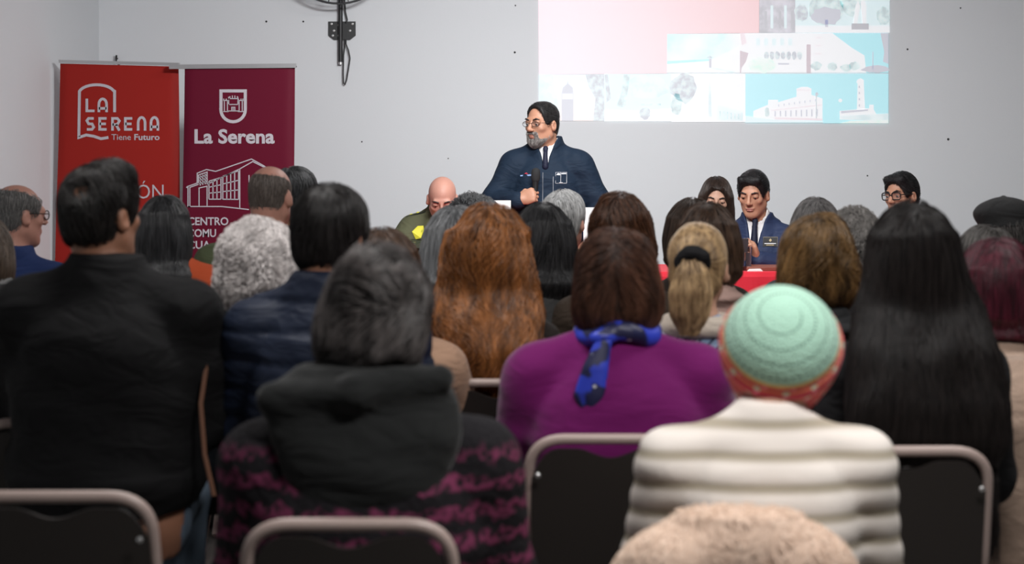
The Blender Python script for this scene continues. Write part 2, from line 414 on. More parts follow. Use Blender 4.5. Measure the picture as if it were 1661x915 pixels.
SM = dict(white=slide_mat('slide_white', W_), cyan=slide_mat('slide_cyan', (.02, .52, .60)), pale=slide_mat('slide_pale', (.40, .58, .60)), grey=slide_mat('slide_grey', GREY),
          dark=slide_mat('slide_dark', DK), pink=slide_mat('slide_pink', (.62, .40, .45), (.62, .20, .20), lo=-.95, hi=.35),
          leaf=slide_mat('slide_leaf', (.12, .24, .24), (.42, .60, .58), scale=22), leafd=slide_mat('slide_leaf_dark', (.10, .12, .17), (.36, .48, .48), scale=26),
          street=slide_mat('slide_street', (.05, .04, .07), (.30, .26, .32), scale=14), haze=slide_mat('slide_haze', (.50, .62, .62), (.30, .46, .48), scale=12),
          sunset=slide_mat('slide_sunset', (.62, .45, .40), (.45, .55, .62), axis_=2, lo=.53, hi=.83), green=slide_mat('slide_green', (.35, .60, .45), (.60, .62, .60), scale=24),
          sky=slide_mat('slide_sky', (.62, .62, .62), (.25, .60, .62), scale=4), red=slide_mat('slide_redwall', (.22, .08, .12)), rosy=slide_mat('slide_rosy', (.55, .38, .42)))
def tile(name, poly, m, parent, d=0):
    return MB().prism([sp(*p) for p in poly][::-1], -.0008*d-.002, .003).build(name, SM[m], parent)
def R(x0, y0, x1, y1): return [(x0, y0), (x1, y0), (x1, y1), (x0, y1)]
def blob(cx, cy, rx, ry, n=18, j=.16, sd=1):
    r = random.Random(sd); return [(cx+rx*math.cos(2*math.pi*k/n)*(1+r.uniform(-j, j)), cy+ry*math.sin(2*math.pi*k/n)*(1+r.uniform(-j, j))) for k in range(n)]
tile('pink_panel', [(872, -190), (1231, -190), (1231, 53), (1082, 55), (1082, 119), (874, 121)], 'pink', slide)
t = tile('photo', R(1232, -60, 1290, 53), 'street', slide)
for k, x in enumerate((1240, 1250, 1263, 1272, 1283)): tile('figure', R(x, 18-k % 2*9, x+4, 46), 'pale' if k % 2 else 'dark', t, 1)
t = tile('photo', R(1290, -60, 1443, 53), 'pale', slide)
tile('lawn', R(1290, 42, 1443, 53), 'white', t, 1); tile('tree', blob(1341, 16, 29, 26, sd=3), 'leaf', t, 2); tile('tree', blob(1341, 26, 24, 15, sd=4), 'grey', t, 3)
tile('trunk', R(1338, 32, 1343, 44), 'grey', t, 3); tile('tree', blob(1299, 21, 11, 14, sd=5), 'leafd', t, 2); tile('tree', blob(1382, 6, 18, 20, sd=6), 'leaf', t, 2)
tile('tree', blob(1433, 26, 11, 15, sd=7), 'leaf', t, 2); tile('plinth', R(1381, 38, 1409, 48), 'dark', t, 4)
tile('statue', [(1384, 38), (1388, 8), (1392, 2), (1395, 10), (1390, 38)], 'white', t, 4); tile('statue', [(1399, 38), (1396, 4), (1401, -4), (1405, 10), (1405, 38)], 'white', t, 4)
t = tile('photo', R(1082, 55, 1200, 118), 'sky', slide)
tile('sea', [(1082, 99), (1150, 96), (1150, 99), (1082, 104)], 'cyan', t, 1); tile('beach', [(1082, 104), (1150, 99), (1200, 76), (1200, 118), (1082, 118)], 'white', t, 2)
tile('kiosk', R(1150, 95, 1154, 110), 'grey', t, 3); tile('kiosk_roof', [(1146, 94), (1151, 89), (1156, 94)], 'leafd', t, 3); tile('path', [(1148, 110), (1160, 110), (1196, 117), (1186, 118)], 'haze', t, 3)
t = tile('photo', R(1200, 54, 1318, 118), 'white', slide)
tile('wall', [(1200, 54), (1208, 54), (1211, 70), (1203, 74)], 'rosy', t, 1); tile('wall', [(1200, 82), (1214, 86), (1210, 100), (1203, 110), (1202, 118), (1200, 118)], 'red', t, 1)
for k in range(5): tile('window', R(1226+k*13, 62, 1233+k*13, 74), 'pale', t, 1)
for k in range(7): tile('arch', blob(1243+k*9, 90, 4.2, 7, 10, .1, 20+k), 'leafd', t, 1)
tile('shrub', blob(1236, 106, 24, 13, sd=9), 'green', t, 2); tile('pillar', R(1308, 72, 1315, 118), 'red', t, 2); tile('fountain', R(1262, 102, 1280, 105), 'grey', t, 2)
t = tile('photo', R(1318, 54, 1441, 118), 'cyan', slide)
tile('facade', [(1318, 54), (1350, 54), (1382, 78), (1402, 90), (1405, 118), (1318, 118)], 'white', t, 1)
tile('house', [(1428, 54), (1441, 54), (1441, 104), (1432, 100), (1434, 84)], 'grey', t, 1)
tile('car', blob(1420, 112, 22, 6, sd=11), 'grey', t, 2); tile('lamp_post', R(1415, 84, 1416.5, 112), 'grey', t, 2)
for k, (x, y) in enumerate([(1324, 107), (1350, 108), (1372, 110), (1386, 107)]): tile('plant', blob(x, y, 9, 7, sd=30+k), 'leaf', t, 2)
for k in range(3): tile('balcony', R(1322, 60+k*13, 1332, 62+k*13), 'rosy', t, 2)
t = tile('photo', R(874, 121, 980, 196), 'sunset', slide)
tile('tower', [(911, 196), (911, 152), (913, 142), (920, 136), (921, 130), (922, 136), (929, 142), (930, 152), (930, 196)], 'grey', t, 1); tile('tower_window', R(912, 152, 929, 161), 'white', t, 2)
tile('tree', [(874, 121), (896, 121), (902, 150), (908, 180), (874, 196)], 'haze', t, 1); tile('tree', [(950, 121), (980, 121), (980, 196), (962, 196), (966, 160), (955, 140)], 'leafd', t, 1)
t = tile('photo', R(980, 120, 1089, 197), 'pale', slide)
tile('tree', [(981, 121), (986, 121), (991, 160), (984, 166)], 'leafd', t, 1); tile('tree', [(1012, 121), (1022, 121), (1018, 150), (1014, 175), (1000, 172), (1008, 150)], 'leaf', t, 1)
tile('tree', blob(1052, 142, 34, 20, sd=13), 'haze', t, 1); tile('bench', R(1040, 168, 1072, 171), 'leaf', t, 2); tile('figure', blob(1046, 184, 9, 10, sd=14), 'leafd', t, 2); tile('path', [(981, 178), (1030, 180), (1089, 176), (1089, 197), (981, 197)], 'white', t, 1)
t = tile('photo', R(1089, 120, 1209, 198), 'white', slide)
tile('tree', blob(1108, 142, 20, 24, sd=15), 'leafd', t, 1); tile('tree', blob(1097, 170, 9, 18, sd=16), 'leaf', t, 1); tile('steeple', [(1149, 190), (1149, 140), (1151, 126), (1153, 140), (1155, 190)], 'haze', t, 1)
tile('hall', [(1163, 170), (1205, 181), (1205, 196), (1163, 196)], 'haze', t, 1)
for k in range(6): tile('window', R(1167+k*6, 180+k, 1169+k*6, 193), 'leaf', t, 2)
t = tile('photo', R(1209, 120, 1335, 199), 'cyan', slide)
tile('building', [(1222, 194), (1222, 180), (1246, 170), (1246, 162), (1262, 162), (1262, 166), (1292, 157), (1292, 144), (1300, 141), (1310, 141), (1316, 144), (1316, 154), (1334, 160), (1334, 196)], 'white', t, 1)
for k in range(9): tile('window', R(1256+k*8.5, 180-k*.4, 1258.5+k*8.5, 189), 'grey', t, 2)
for k in range(8): tile('window', R(1262+k*8.5, 169-k*1.2, 1264+k*8.5, 173-k*1.2), 'grey', t, 2)
tile('ledge', [(1250, 178), (1334, 169), (1334, 171), (1250, 180)], 'rosy', t, 2); tile('cornice', [(1292, 145), (1316, 145), (1316, 147), (1292, 147)], 'rosy', t, 2); tile('base_wall', [(1256, 190), (1334, 192), (1334, 196), (1256, 194)], 'rosy', t, 2)
tile('palm', [(1322, 152), (1325, 149), (1328, 153), (1325, 156), (1325, 192), (1323, 192), (1323, 156)], 'leafd', t, 3); tile('palm', blob(1244, 182, 4, 8, sd=17), 'leaf', t, 3); tile('street_edge', [(1209, 188), (1256, 194), (1335, 197), (1335, 199), (1209, 199)], 'pale', t, 3)
t = tile('photo', R(1335, 120, 1441, 200), 'cyan', slide)
tile('lighthouse', [(1390, 178), (1391, 136), (1389, 133), (1391, 129), (1396, 127), (1401, 130), (1401, 136), (1403, 178)], 'white', t, 1)
for k in range(4): tile('window', R(1392.5, 139+k*10, 1395, 143+k*10), 'grey', t, 2)
tile('wall', [(1362, 180), (1406, 176), (1410, 176), (1410, 170), (1417, 170), (1417, 178), (1422, 186), (1362, 190)], 'white', t, 1); tile('crenel', [(1364, 180), (1408, 177), (1408, 180), (1364, 184)], 'grey', t, 2)
tile('low_wall', [(1362, 188), (1441, 184), (1441, 197), (1362, 194)], 'haze', t, 2); tile('lawn', [(1380, 196), (1441, 195), (1441, 200), (1362, 200)], 'green', t, 3); tile('balloon', blob(1363, 163, 3, 3, 10, 0), 'white', t, 1)

# ------------------------------------------------------------------ roll-up banners
M_ALU = mat('banner_aluminium', (.55, .55, .56), .35, metal=.8)
M_INK = mat('banner_white_print', (.50, .46, .50), .6)
def banner(Y, corners, bar, col, label, nm):
    k = Y/F_PX; xm = sum(c[0] for c in corners)/4
    root = empty('roll_up_banner', (px(xm, 0, Y).x, Y, 0), label, 'banner', 'banners by the corner')
    loc = root.location.copy()
    def w(x, y, dy=0): p = px(x, y, Y); return Vector((p.x-loc.x, dy, p.z))
    (xa, ya), (xb, yb), (xc, yc), (xd, yd) = corners          # top left, top right, bottom right, bottom left
    nu, nv = 28, 40; m = MB(); vs = []
    for side in (0, 1):
        for j in range(nv+1):
            for i in range(nu+1):
                u, v = i/nu, j/nv; x = (xa+(xb-xa)*u)*(1-v)+(xd+(xc-xd)*u)*v; y = (ya+(yb-ya)*u)*(1-v)+(yd+(yc-yd)*u)*v
                e = max(0, abs(u-.5)-.43)/.07; dy = .012*e*e*(1+.5*math.sin(v*9))
                vs.append(w(x, y, dy+.0012*side))
    n1 = (nu+1)*(nv+1); fs = []
    for j in range(nv):
        for i in range(nu):
            a = j*(nu+1)+i; fs.append((a, a+nu+1, a+nu+2, a+1)); fs.append((n1+a, n1+a+1, n1+a+nu+2, n1+a+nu+1))
    for j in range(nv):
        for i in (0, nu):
            a = j*(nu+1)+i; fs.append((a, a+nu+1, n1+a+nu+1, n1+a))
    m.add(vs, fs); m.build('printed_sheet', mat(nm, col, .6, bump=.02, scale=20, spec=.15), root, True)
    (bx0, by0), (bx1, by1), h = bar
    b = MB(); p0, p1 = w(bx0, by0), w(bx1, by1); hh = h*k
    b.add([p0+Vector((0, dy, dz)) for dy in (-.014, .014) for dz in (0, hh)]+[p1+Vector((0, dy, dz)) for dy in (-.014, .014) for dz in (0, hh)],
          [(0, 1, 3, 2), (4, 6, 7, 5), (0, 4, 5, 1), (2, 3, 7, 6), (0, 2, 6, 4), (1, 5, 7, 3)]); b.build('top_bar', M_ALU, root)
    x0, x1 = w(xd, 0).x, w(xc, 0).x
    MB().prism([(x0-.03, 0), (x1+.03, 0), (x1+.03, .05), (x1, .085), (x0, .085), (x0-.03, .05)], -.07, .09).build('base_cassette', M_ALU, root, bevel=.004)
    zt = w(xa, ya).z; MB().tube([(0, .035, .08), (0, .03, zt)], .009, 8).build('support_pole', M_ALU, root)
    return root, loc
YB1, YB2 = 10.03, 9.97
b1, l1 = banner(YB1, [(97, 103), (289, 108), (294, 612), (84, 612)], ((96, 102), (291, 107), 5), lin(150, 34, 28),
                'orange-red roll-up banner with white arched logo standing in the corner', 'banner_red_vinyl')
b2, l2 = banner(YB2, [(299, 111), (478, 110), (474, 616), (291, 616)], ((275, 112), (480, 110), 7), lin(96, 12, 38),
                'maroon roll-up banner with shield and building drawing beside the red one', 'banner_maroon_vinyl')
def ink(root, loc, Y, name, strokes, w, closed=False):
    m = MB()
    for st in strokes:
        m.stroke([(px(x, y, Y).x-loc.x, px(x, y, Y).z) for x, y in st], w*Y/F_PX, -.0025, -.0008, closed)
    return m.build(name, M_INK, root)
def arc(cx, cy, rx, ry, a0, a1, n=12): return [(cx+rx*math.cos(math.radians(a0+(a1-a0)*i/n)), cy-ry*math.sin(math.radians(a0+(a1-a0)*i/n))) for i in range(n+1)]
# arched logo of the red banner
ink(b1, l1, YB1, 'logo_arch', [[(186, 182), (186, 148)]+arc(157, 152, 29, 14.5, 20, 160)+[(129, 148), (128, 222)]+[(128, 223), (140, 219), (152, 221), (164, 225), (176, 223)]], 4.6)
def letters(root, loc, Y, spec, x, base, h, w, gap, wt):
    for ch in spec:
        if ch == ' ': x += gap*2; continue
        x1, t, mdl = x+w, base-h, base-h/2
        P = {'L': [[(x, t), (x, base-wt/2), (x1, base-wt/2)]],
             'A': [[(x, base), (x, t+h*.42)]+arc(x+w/2, t+h*.42, w/2, h*.40, 180, 0, 8)+[(x1, t+h*.42), (x1, base)], [(x, base-h*.28), (x1, base-h*.28)]],
             'N': [[(x, base), (x, t+h*.42)]+arc(x+w/2, t+h*.42, w/2, h*.40, 180, 0, 8)+[(x1, t+h*.42), (x1, base)]],
             'S': [[(x1, t+wt/2), (x+w*.25, t+wt/2), (x, t+h*.26), (x+w*.25, mdl), (x+w*.75, mdl), (x1, t+h*.74), (x+w*.75, base-wt/2), (x, base-wt/2)]],
             'E': [[(x1, t+wt/2), (x, t+wt/2), (x, base-wt/2), (x1, base-wt/2)], [(x, mdl), (x1*.9+x*.1, mdl)]],
             'R': [[(x, base), (x, t+wt/2), (x+w*.7, t+wt/2), (x1, t+h*.28), (x+w*.7, mdl+1), (x, mdl+1)], [(x+w*.5, mdl+1), (x1, base)]]}[ch]
        ink(root, loc, Y, 'letter', P, wt); x = x1+gap
letters(b1, l1, YB1, 'LA', 141, 182, 22, 12.5, 7, 4.2)
letters(b1, l1, YB1, 'SERENA', 141, 212, 22, 11.2, 9.6, 4.2)
text('lettering', 'Tiene', 180.5, 212, 227, 9.5, YB1-.002, M_INK, b1, 0, l1)
text('lettering', 'Futuro', 217, 258, 227, 9.5, YB1-.002, M_INK, b1, .022, l1)
text('lettering', 'DIRECCIÓN', 110, 263, 322, 23, YB1-.002, M_INK, b1, -.004, l1)
# shield, lettering and building of the maroon banner
ink(b2, l2, YB2, 'shield_outline', [[(358.5, 147.5), (398, 147.5), (398, 178)]+arc(378.2, 178, 19.8, 19.5, 0, -180, 14)+[(358.5, 178)]], 5, True)
ink(b2, l2, YB2, 'castle', [[(371, 169), (371, 157)], [(386, 169), (386, 157)], [(372, 169.5), (386, 169.5)], [(373, 160), (385, 160)], [(364, 163), (364, 181)], [(369, 163), (369, 181)], [(388, 163), (388, 181)], [(393, 163), (393, 181)],
    [(362, 163), (371, 163)], [(386, 163), (395, 163)], [(362, 181), (371, 181)], [(386, 181), (395, 181)], [(369, 180), (388, 180)], [(376, 180), (376, 174), (381, 174), (381, 180)], [(378.5, 174), (378.5, 180)],
    [(373, 159), (373, 156)], [(377, 160), (377, 155)], [(381, 160), (381, 155)], [(385, 159), (385, 156)], [(363, 162), (363, 160)], [(367, 162), (367, 160)], [(371, 162), (371, 160)], [(387, 162), (387, 160)], [(391, 162), (391, 160)], [(394, 162), (394, 160)]], 1.5)
text('lettering', 'La Serena', 314, 444, 232, 22, YB2-.002, M_INK, b2, .03, l2)
g = [[(303, 303), (320, 297), (320, 281), (335, 275), (350, 278), (408, 258), (428, 269), (436, 275)], [(302, 304), (305, 304), (305, 335), (308, 335), (308, 304), (322, 299)], [(305, 335), (360, 335), (404, 340)], [(322, 297), (322, 284), (336, 279), (336, 299)],
     [(389, 338), (389, 274), (410, 262), (430, 272)], [(323, 334), (323, 305), (336, 302), (336, 334)], [(336, 299), (389, 274)], [(404, 284), (404, 296)]]
for i in range(4): g.append([(339+i*6.5, 294-i*2), (339+i*6.5, 323)])
for i in range(4): g.append([(339, 294+i*9.7), (358.5, 288+i*11.7)])
for i in range(5): g.append([(361.5+i*6.4, 286-i*2.2), (361.5+i*6.4, 323.5)])
for i in range(4): g.append([(361.5, 286+i*12.4), (387, 277+i*15.5)])
for i in range(3): g.append([(325+i*4, 285-i*1.5), (325+i*4, 301-i)])
for i in range(3): g.append([(323, 288+i*5), (335, 284+i*5)])
ink(b2, l2, YB2, 'building_drawing', g, 1.7)
for i, tx in enumerate(['CENTRO', 'COMU', 'CUA']):
    text('lettering', tx, 304, [370, 350, 341][i], 365+i*19.2, 12.5, YB2-.002, M_INK, b2, .02, l2)

# ------------------------------------------------------------------ wall fan
M_BLK = mat('fan_black_metal', (.012, .012, .013), .45); M_BOLT = mat('bolt_steel', (.55, .55, .55), .35, metal=.7)
c = px(555, 50, YW); fan = empty('wall_fan', (c.x, YW, c.z), 'black wall fan on a pole bracket with dangling cord', 'fan')
k = YW/F_PX
MB().prism([(-22*k, 15*k), (22*k, 15*k), (22*k, -8*k), (13*k, -15*k), (-13*k, -15*k), (-22*k, -8*k)], -.012, -.001).build('bracket_plate', M_BLK, fan)
for (x, z) in [(-17, 11), (17, 11), (-13, 0), (13, 0), (-15, -8), (-5, -8), (-5, 9)]:
    m = MB().lathe([(.010, 0), (.010, .006), (.005, .009)], 10).build('bolt', M_BOLT, fan); m.rotation_euler = (math.pi/2, 0, 0); m.location = (x*k, -.012, z*k); m.scale = (.8, .8, .5)
MB().tube([(-1.8*k, -.035, -51*k), (-1.8*k, -.035, 140*k)], 3.6*k, 12).build('pole', M_BLK, fan, True)
MB().tube([(-1.8*k, -.035, -55*k), (-1.8*k, -.035, -51*k)], 3.2*k, 12).build('pole_end', M_BOLT, fan, True)
zc, rr = 132*k, 92*k; yc_ = -.24
MB().tube([(-1.8*k, -.035, zc), (-1.8*k, yc_+.1, zc)], .02, 10).build('neck', M_BLK, fan, True)
m = MB().lathe([(.02, 0), (.075, .01), (.085, .06), (.085, .15), (.05, .17)], 20).build('motor', M_BLK, fan, True); m.rotation_euler = (math.pi/2, 0, 0); m.location = (0, yc_+.13, zc)
cage = MB(); ring = lambda r, y: [(r*math.cos(2*math.pi*i/64), y, zc+r*math.sin(2*math.pi*i/64)) for i in range(64)]
cage.tube(ring(rr, yc_), .007, 6, True)
for i in range(1, 15):
    q = i/15; cage.tube(ring(rr*q, yc_-.085*(1-q**2.5)), .0022, 5, True)
    cage.tube(ring(rr*q, yc_+.085*(1-q**2.5)), .0022, 5, True)
for i in range(18):
    a = 2*math.pi*i/18
    for sg in (-1, 1): cage.tube([(rr*q*math.cos(a), yc_+sg*.085*(1-q**2.5), zc+rr*q*math.sin(a)) for q in (0, .3, .6, .85, 1)], .0024, 5)
cage.build('cage', M_BLK, fan)
for i in range(3):
    m = MB(); a = 2*math.pi*i/3; vs = []
    for u in range(7):
        for v in range(5):
            r_ = .06+u/6*(rr*.86-.06); t_ = a+(v/4-.5)*(1.0-.25*u/6); vs.append((r_*math.cos(t_), yc_+(v/4-.5)*.05, zc+r_*math.sin(t_)))
    m.add(vs, [(u*5+v, u*5+v+1, (u+1)*5+v+1, (u+1)*5+v) for u in range(6) for v in range(4)])
    o = m.build('blade', M_BLK, fan, True); sd = o.modifiers.new('s', 'SOLIDIFY'); sd.thickness = .003
def cord(pts): return [(x*k, y, z*k) for x, y, z in pts]
MB().tube(cord([(4, -.03, 55), (6, -.03, 30), (9, -.03, 17), (7, -.03, 13)]), .005, 6).build('cord', M_BLK, fan, True)
MB().tube(cord([(5, -.03, -14), (5, -.03, -26), (3, -.03, -40), (2.5, -.03, -70), (3, -.03, -86), (5, -.03, -88), (8, -.03, -80), (11, -.03, -62), (13.5, -.03, -45), (11, -.03, -32), (7, -.03, -22), (7, -.03, -14)]), .0042, 6).build('cord', M_BLK, fan, True)

# ------------------------------------------------------------------ table with red cloth and what stands on it
TX0, TX1, TY0, TY1, TZ = -1.05, 2.75, 8.95, 9.42, .755
tb = empty('long_table', ((TX0+TX1)/2, (TY0+TY1)/2, 0), 'long speakers table hidden under a red cloth', 'table')
hx, hy = (TX1-TX0)/2, (TY1-TY0)/2
MB().box((-hx, -hy, TZ-.03), (hx, hy, TZ)).build('table_top', mat('table_board', (.3, .22, .15), .5), tb)
for sx in (-1, 1):
    for sy in (-1, 1): MB().tube([(sx*(hx-.1), sy*(hy-.06), 0), (sx*(hx-.1), sy*(hy-.06), TZ-.03)], .018, 8).build('leg', M_BLK, tb)
# the cloth: top sheet and folded skirt
m = MB(); n = 160; vs = []; ring0 = []
def per(t):
    Lp = 2*(2*hx+2*hy); d = t*Lp
    for (ax0, ay0, ax1, ay1) in ((-hx, -hy, hx, -hy), (hx, -hy, hx, hy), (hx, hy, -hx, hy), (-hx, hy, -hx, -hy)):
        L_ = math.hypot(ax1-ax0, ay1-ay0)
        if d <= L_: u = d/L_; return ax0+(ax1-ax0)*u, ay0+(ay1-ay0)*u
        d -= L_
    return -hx, -hy
rows = [(0, TZ+.006, 0), (.006, TZ+.003, 0), (.012, TZ-.02, .2), (.018, TZ-.25, .6), (.03, .03, 1)]
n = 320
for (o_, z, wv) in rows:
    for i in range(n):
        x, y = per(i/n); nx, ny = (x/hx if abs(abs(x)-hx) < 1e-6 else 0), (y/hy if abs(abs(y)-hy) < 1e-6 else 0)
        q = o_+.012*wv*(1+math.sin(i*.9)+.4*math.sin(i*.37)); vs.append((x+nx*q, y+ny*q, z))
fs = [tuple(range(n))]+[(j*n+i, (j+1)*n+i, (j+1)*n+(i+1) % n, j*n+(i+1) % n) for j in range(len(rows)-1) for i in range(n)]
m.add(vs, fs); cl = m.build('tablecloth', mat('red_cloth', lin(196, 16, 40), .8, bump=.05, scale=200, sheen=.2), None, False)
cl.location = tb.location; tag(cl, 'bright red cloth draped over the long speakers table', 'tablecloth')
TT = TZ+.0065
def glass(xp, Y, h, r, label, water=.75):
    x = (xp-CX)*Y/F_PX; g_ = empty('drinking_glass', (x, Y, TT), label, 'glass', 'glasses on the red table')
    gm, nt, b = nodes('clear_glass') if 'clear_glass' not in MATS else (MATS['clear_glass'], None, None)
    if b is not None:
        b.inputs['Transmission Weight'].default_value = 1; b.inputs['Roughness'].default_value = .02; b.inputs['IOR'].default_value = 1.3; b.inputs['Base Color'].default_value = (.95, .97, .98, 1); MATS['clear_glass'] = gm
    MB().lathe([(r*.85, 0), (r*.9, .004), (r, h), (r-.002, h), (r*.9-.002, .01), (.001, .009)], 24).build('glass_wall', gm, g_, True)
    MB().lathe([(.001, .0105), (r*.9-.0025, .0105), (r*.97-.003, h*water), (.001, h*water)], 24).build('water', mat('water', (.8, .85, .88), .05, spec=.5) if 0 else gm, g_, True)
glass(1211, 9.02, .125, .026, 'tall water glass in front of the navy jacket man with name tag')
glass(664, 9.05, .145, .034, 'water glass in front of the bald officer in green', .3)
x0 = (1203-CX)*9.2/F_PX
lp = empty('laptop', (x0-.10, 9.2, TT), 'dark grey laptop open in front of the navy jacket man', 'laptop')
MB().box((-.13, -.0, 0), (.13, .19, .014)).build('keyboard_base', M_BLK, lp, bevel=.003)
Ml = Matrix.Translation((0, 0, .016)) @ Matrix.Rotation(math.radians(18), 4, 'X')
MB().box((-.13, -.006, 0), (.13, 0, .15), Ml).build('screen_lid', mat('laptop_lid', (.05, .05, .055), .4), lp, bevel=.002)
tn = MB()
tn.prism([(-.04, 0), (.04, 0), (.028, .012), (-.028, .01)], -.03, .03)
tag(tn.build('folded_napkin', mat('paper_white', (.75, .75, .74), .8)), 'small white folded napkin at the foot of the tall glass', 'napkin').location = ((1218-CX)*8.99/F_PX+.02, 8.995, TT)
o = MB().box((-.1, -.07, 0), (.1, .07, .022)).build('leather_folder', mat('folder_brown', lin(120, 62, 48), .5), None, bevel=.004); o.location = ((1238-CX)*9.08/F_PX, 9.06, TT); tag(o, 'closed brown leather folder lying on the red cloth', 'folder')
def sheet(xp, yp, Y, w, h, label):
    z = HC-(yp-HOR)*Y/F_PX; m = MB(); m.prism([(-w/2, 0), (w/2, 0), (w/2, h), (-w/2, h)], -.002, .002)
    m.prism([(-w/2, 0), (w/2, 0), (w/2, .006), (-w/2, .006)], -.06, .06)
    o = m.build('paper_card', MATS['paper_white']); o.location = ((xp-CX)*Y/F_PX, Y, TT); tag(o, label, 'paper', 'white cards on the red table'); return o
sheet(957, 348, 9.2, .07, .32, 'white card standing beside the reddish brown wavy hair')
sheet(815, 331, 9.25, .09, .355, 'white card sticking up behind the auburn hair')

# ------------------------------------------------------------------ folding chairs
M_TUBE = mat('chair_tube_taupe', lin(168, 150, 143), .38, spec=.5, bump=.01, scale=300)
M_PANEL = mat('chair_panel_brown', (.022, .018, .016), .5, bump=.05, scale=500)
M_CAP = mat('chair_foot_rubber', (.02, .02, .02), .7)
HW = .2; ZT = .785
def fillet(pts, r, n=7):
    out = [Vector(pts[0])]
    for i in range(1, len(pts)-1):
        p, a, b = Vector(pts[i]), Vector(pts[i-1]), Vector(pts[i+1]); u, v = (a-p).normalized(), (b-p).normalized(); s0, s1 = p+u*r, p+v*r
        for q in range(n+1):
            t = q/n; out.append(s0*(1-t)**2+p*2*t*(1-t)+s1*t*t)
    return out+[Vector(pts[-1])]
def chair_parts():
    P = {}
    by = lambda z: -.20-(z-.45)*.2                         # the back frame leans back
    t = fillet([(-HW-.004, .26, .012), (-HW, by(.47)+.02, .47), (-HW+.008, by(ZT), ZT), (HW-.008, by(ZT), ZT), (HW, by(.47)+.02, .47), (HW+.004, .26, .012)], .085, 8)
    P['back_tube'] = (MB().tube(t, .0125, 12), M_TUBE, True)
    t = fillet([(-HW+.03, -.26, .012), (-HW+.03, .17, .43), (HW-.03, .17, .43), (HW-.03, -.26, .012)], .05, 6)
    P['rear_tube'] = (MB().tube(t, .0115, 10), M_TUBE, True)
    P['stretcher'] = (MB().tube([(-HW+.03, -.17, .105), (HW-.03, -.17, .105)], .008, 8), M_TUBE, True)
    m = MB(); nx, nz = 24, 14; vs = []
    for sd in (0, 1):
        for j in range(nz+1):
            for i in range(nx+1):
                u = i/nx*2-1; x = u*(HW-.012); dip = .022*max(0, 1-(u/.42)**2)**2; rd = .075*max(0, (abs(u)-.62)/.38)**2.5
                zt = ZT-.022-dip-rd; z = .435+(zt-.435)*j/nz; vs.append((x, by(z)-.006+.012*sd-.012*(1-u*u), z))
    N1 = (nx+1)*(nz+1); fs = []
    for j in range(nz):
        for i in range(nx):
            a = j*(nx+1)+i; fs += [(a, a+1, a+nx+2, a+nx+1), (N1+a, N1+a+nx+1, N1+a+nx+2, N1+a+1)]
    for i in range(nx):
        for a in (i, nz*(nx+1)+i): fs.append((a, a+1, N1+a+1, N1+a))
    for j in range(nz):
        for a in (j*(nx+1), j*(nx+1)+nx): fs.append((a, a+nx+1, N1+a+nx+1, N1+a))
    P['back_panel'] = (m.add(vs, fs), M_PANEL, True)
    P['seat'] = (MB().prism([(-HW+.02, .425), (HW-.02, .425), (HW-.02, .45), (HW-.05, .46), (-HW+.05, .46), (-HW+.02, .45)], -.19, .20), M_PANEL, False)
    return P
CH = {n: m.build(n, mt, None, sm).data for n, (m, mt, sm) in chair_parts().items()}
mb = MB().lathe([(.0065, 0), (.0065, .002), (.003, .004)], 10); RIV = mb.build('rivet', mat('rivet_steel', (.6, .6, .6), .3, metal=.8)).data
mb = MB().lathe([(.016, 0), (.016, .03), (.012, .034)], 12); CAP = mb.build('foot_cap', M_CAP).data
for o in [o for o in COL.objects if o.type == 'MESH' and o.data in list(CH.values())+[RIV, CAP]]: bpy.data.objects.remove(o)
def inst(name, data, parent, loc=(0, 0, 0), rot=(0, 0, 0)):
    o = bpy.data.objects.new(name, data); COL.objects.link(o); o.parent = parent; o.location = loc; o.rotation_euler = rot; return o
def chair(X, Y, label, rz=0., lod=False):
    c = empty('folding_chair', (X, Y, 0), label, 'chair', 'folding chairs in the rows', rz)
    for n, d in CH.items(): inst(n, d, c)
    if not lod:
        for sx in (-1, 1):
            inst('rivet', RIV, c, (sx*(HW-.027), -.275, .70), (math.pi/2, 0, 0))
            inst('foot_cap', CAP, c, (sx*(HW+.004), .26, 0)); inst('foot_cap', CAP, c, (sx*(HW-.03), -.26, 0))
    return c
chair(-.92, 3.74, 'empty taupe folding chair beside the person in the black hood', 0)
# ------------------------------------------------------------------ people
def rot(yaw=0, pitch=0, roll=0):
    y, p, r = map(math.radians, (yaw, pitch, roll))
    return np.array(Matrix.Rotation(y, 3, 'Z') @ Matrix.Rotation(-p, 3, 'X') @ Matrix.Rotation(r, 3, 'Y'))
def mat4(R, t):
    M = np.eye(4); M[:3, :3] = R; M[:3, 3] = t; return M
def skin(name, c): return mat('skin_'+name, c, .5, spec=.4, bump=.04, scale=220, var=.10)
SK = dict(tan=skin('tan', (.42, .21, .135)), fair=skin('fair', (.52, .30, .21)), brown=skin('brown', (.30, .14, .085)), rosy=skin('rosy', (.50, .25, .19)))

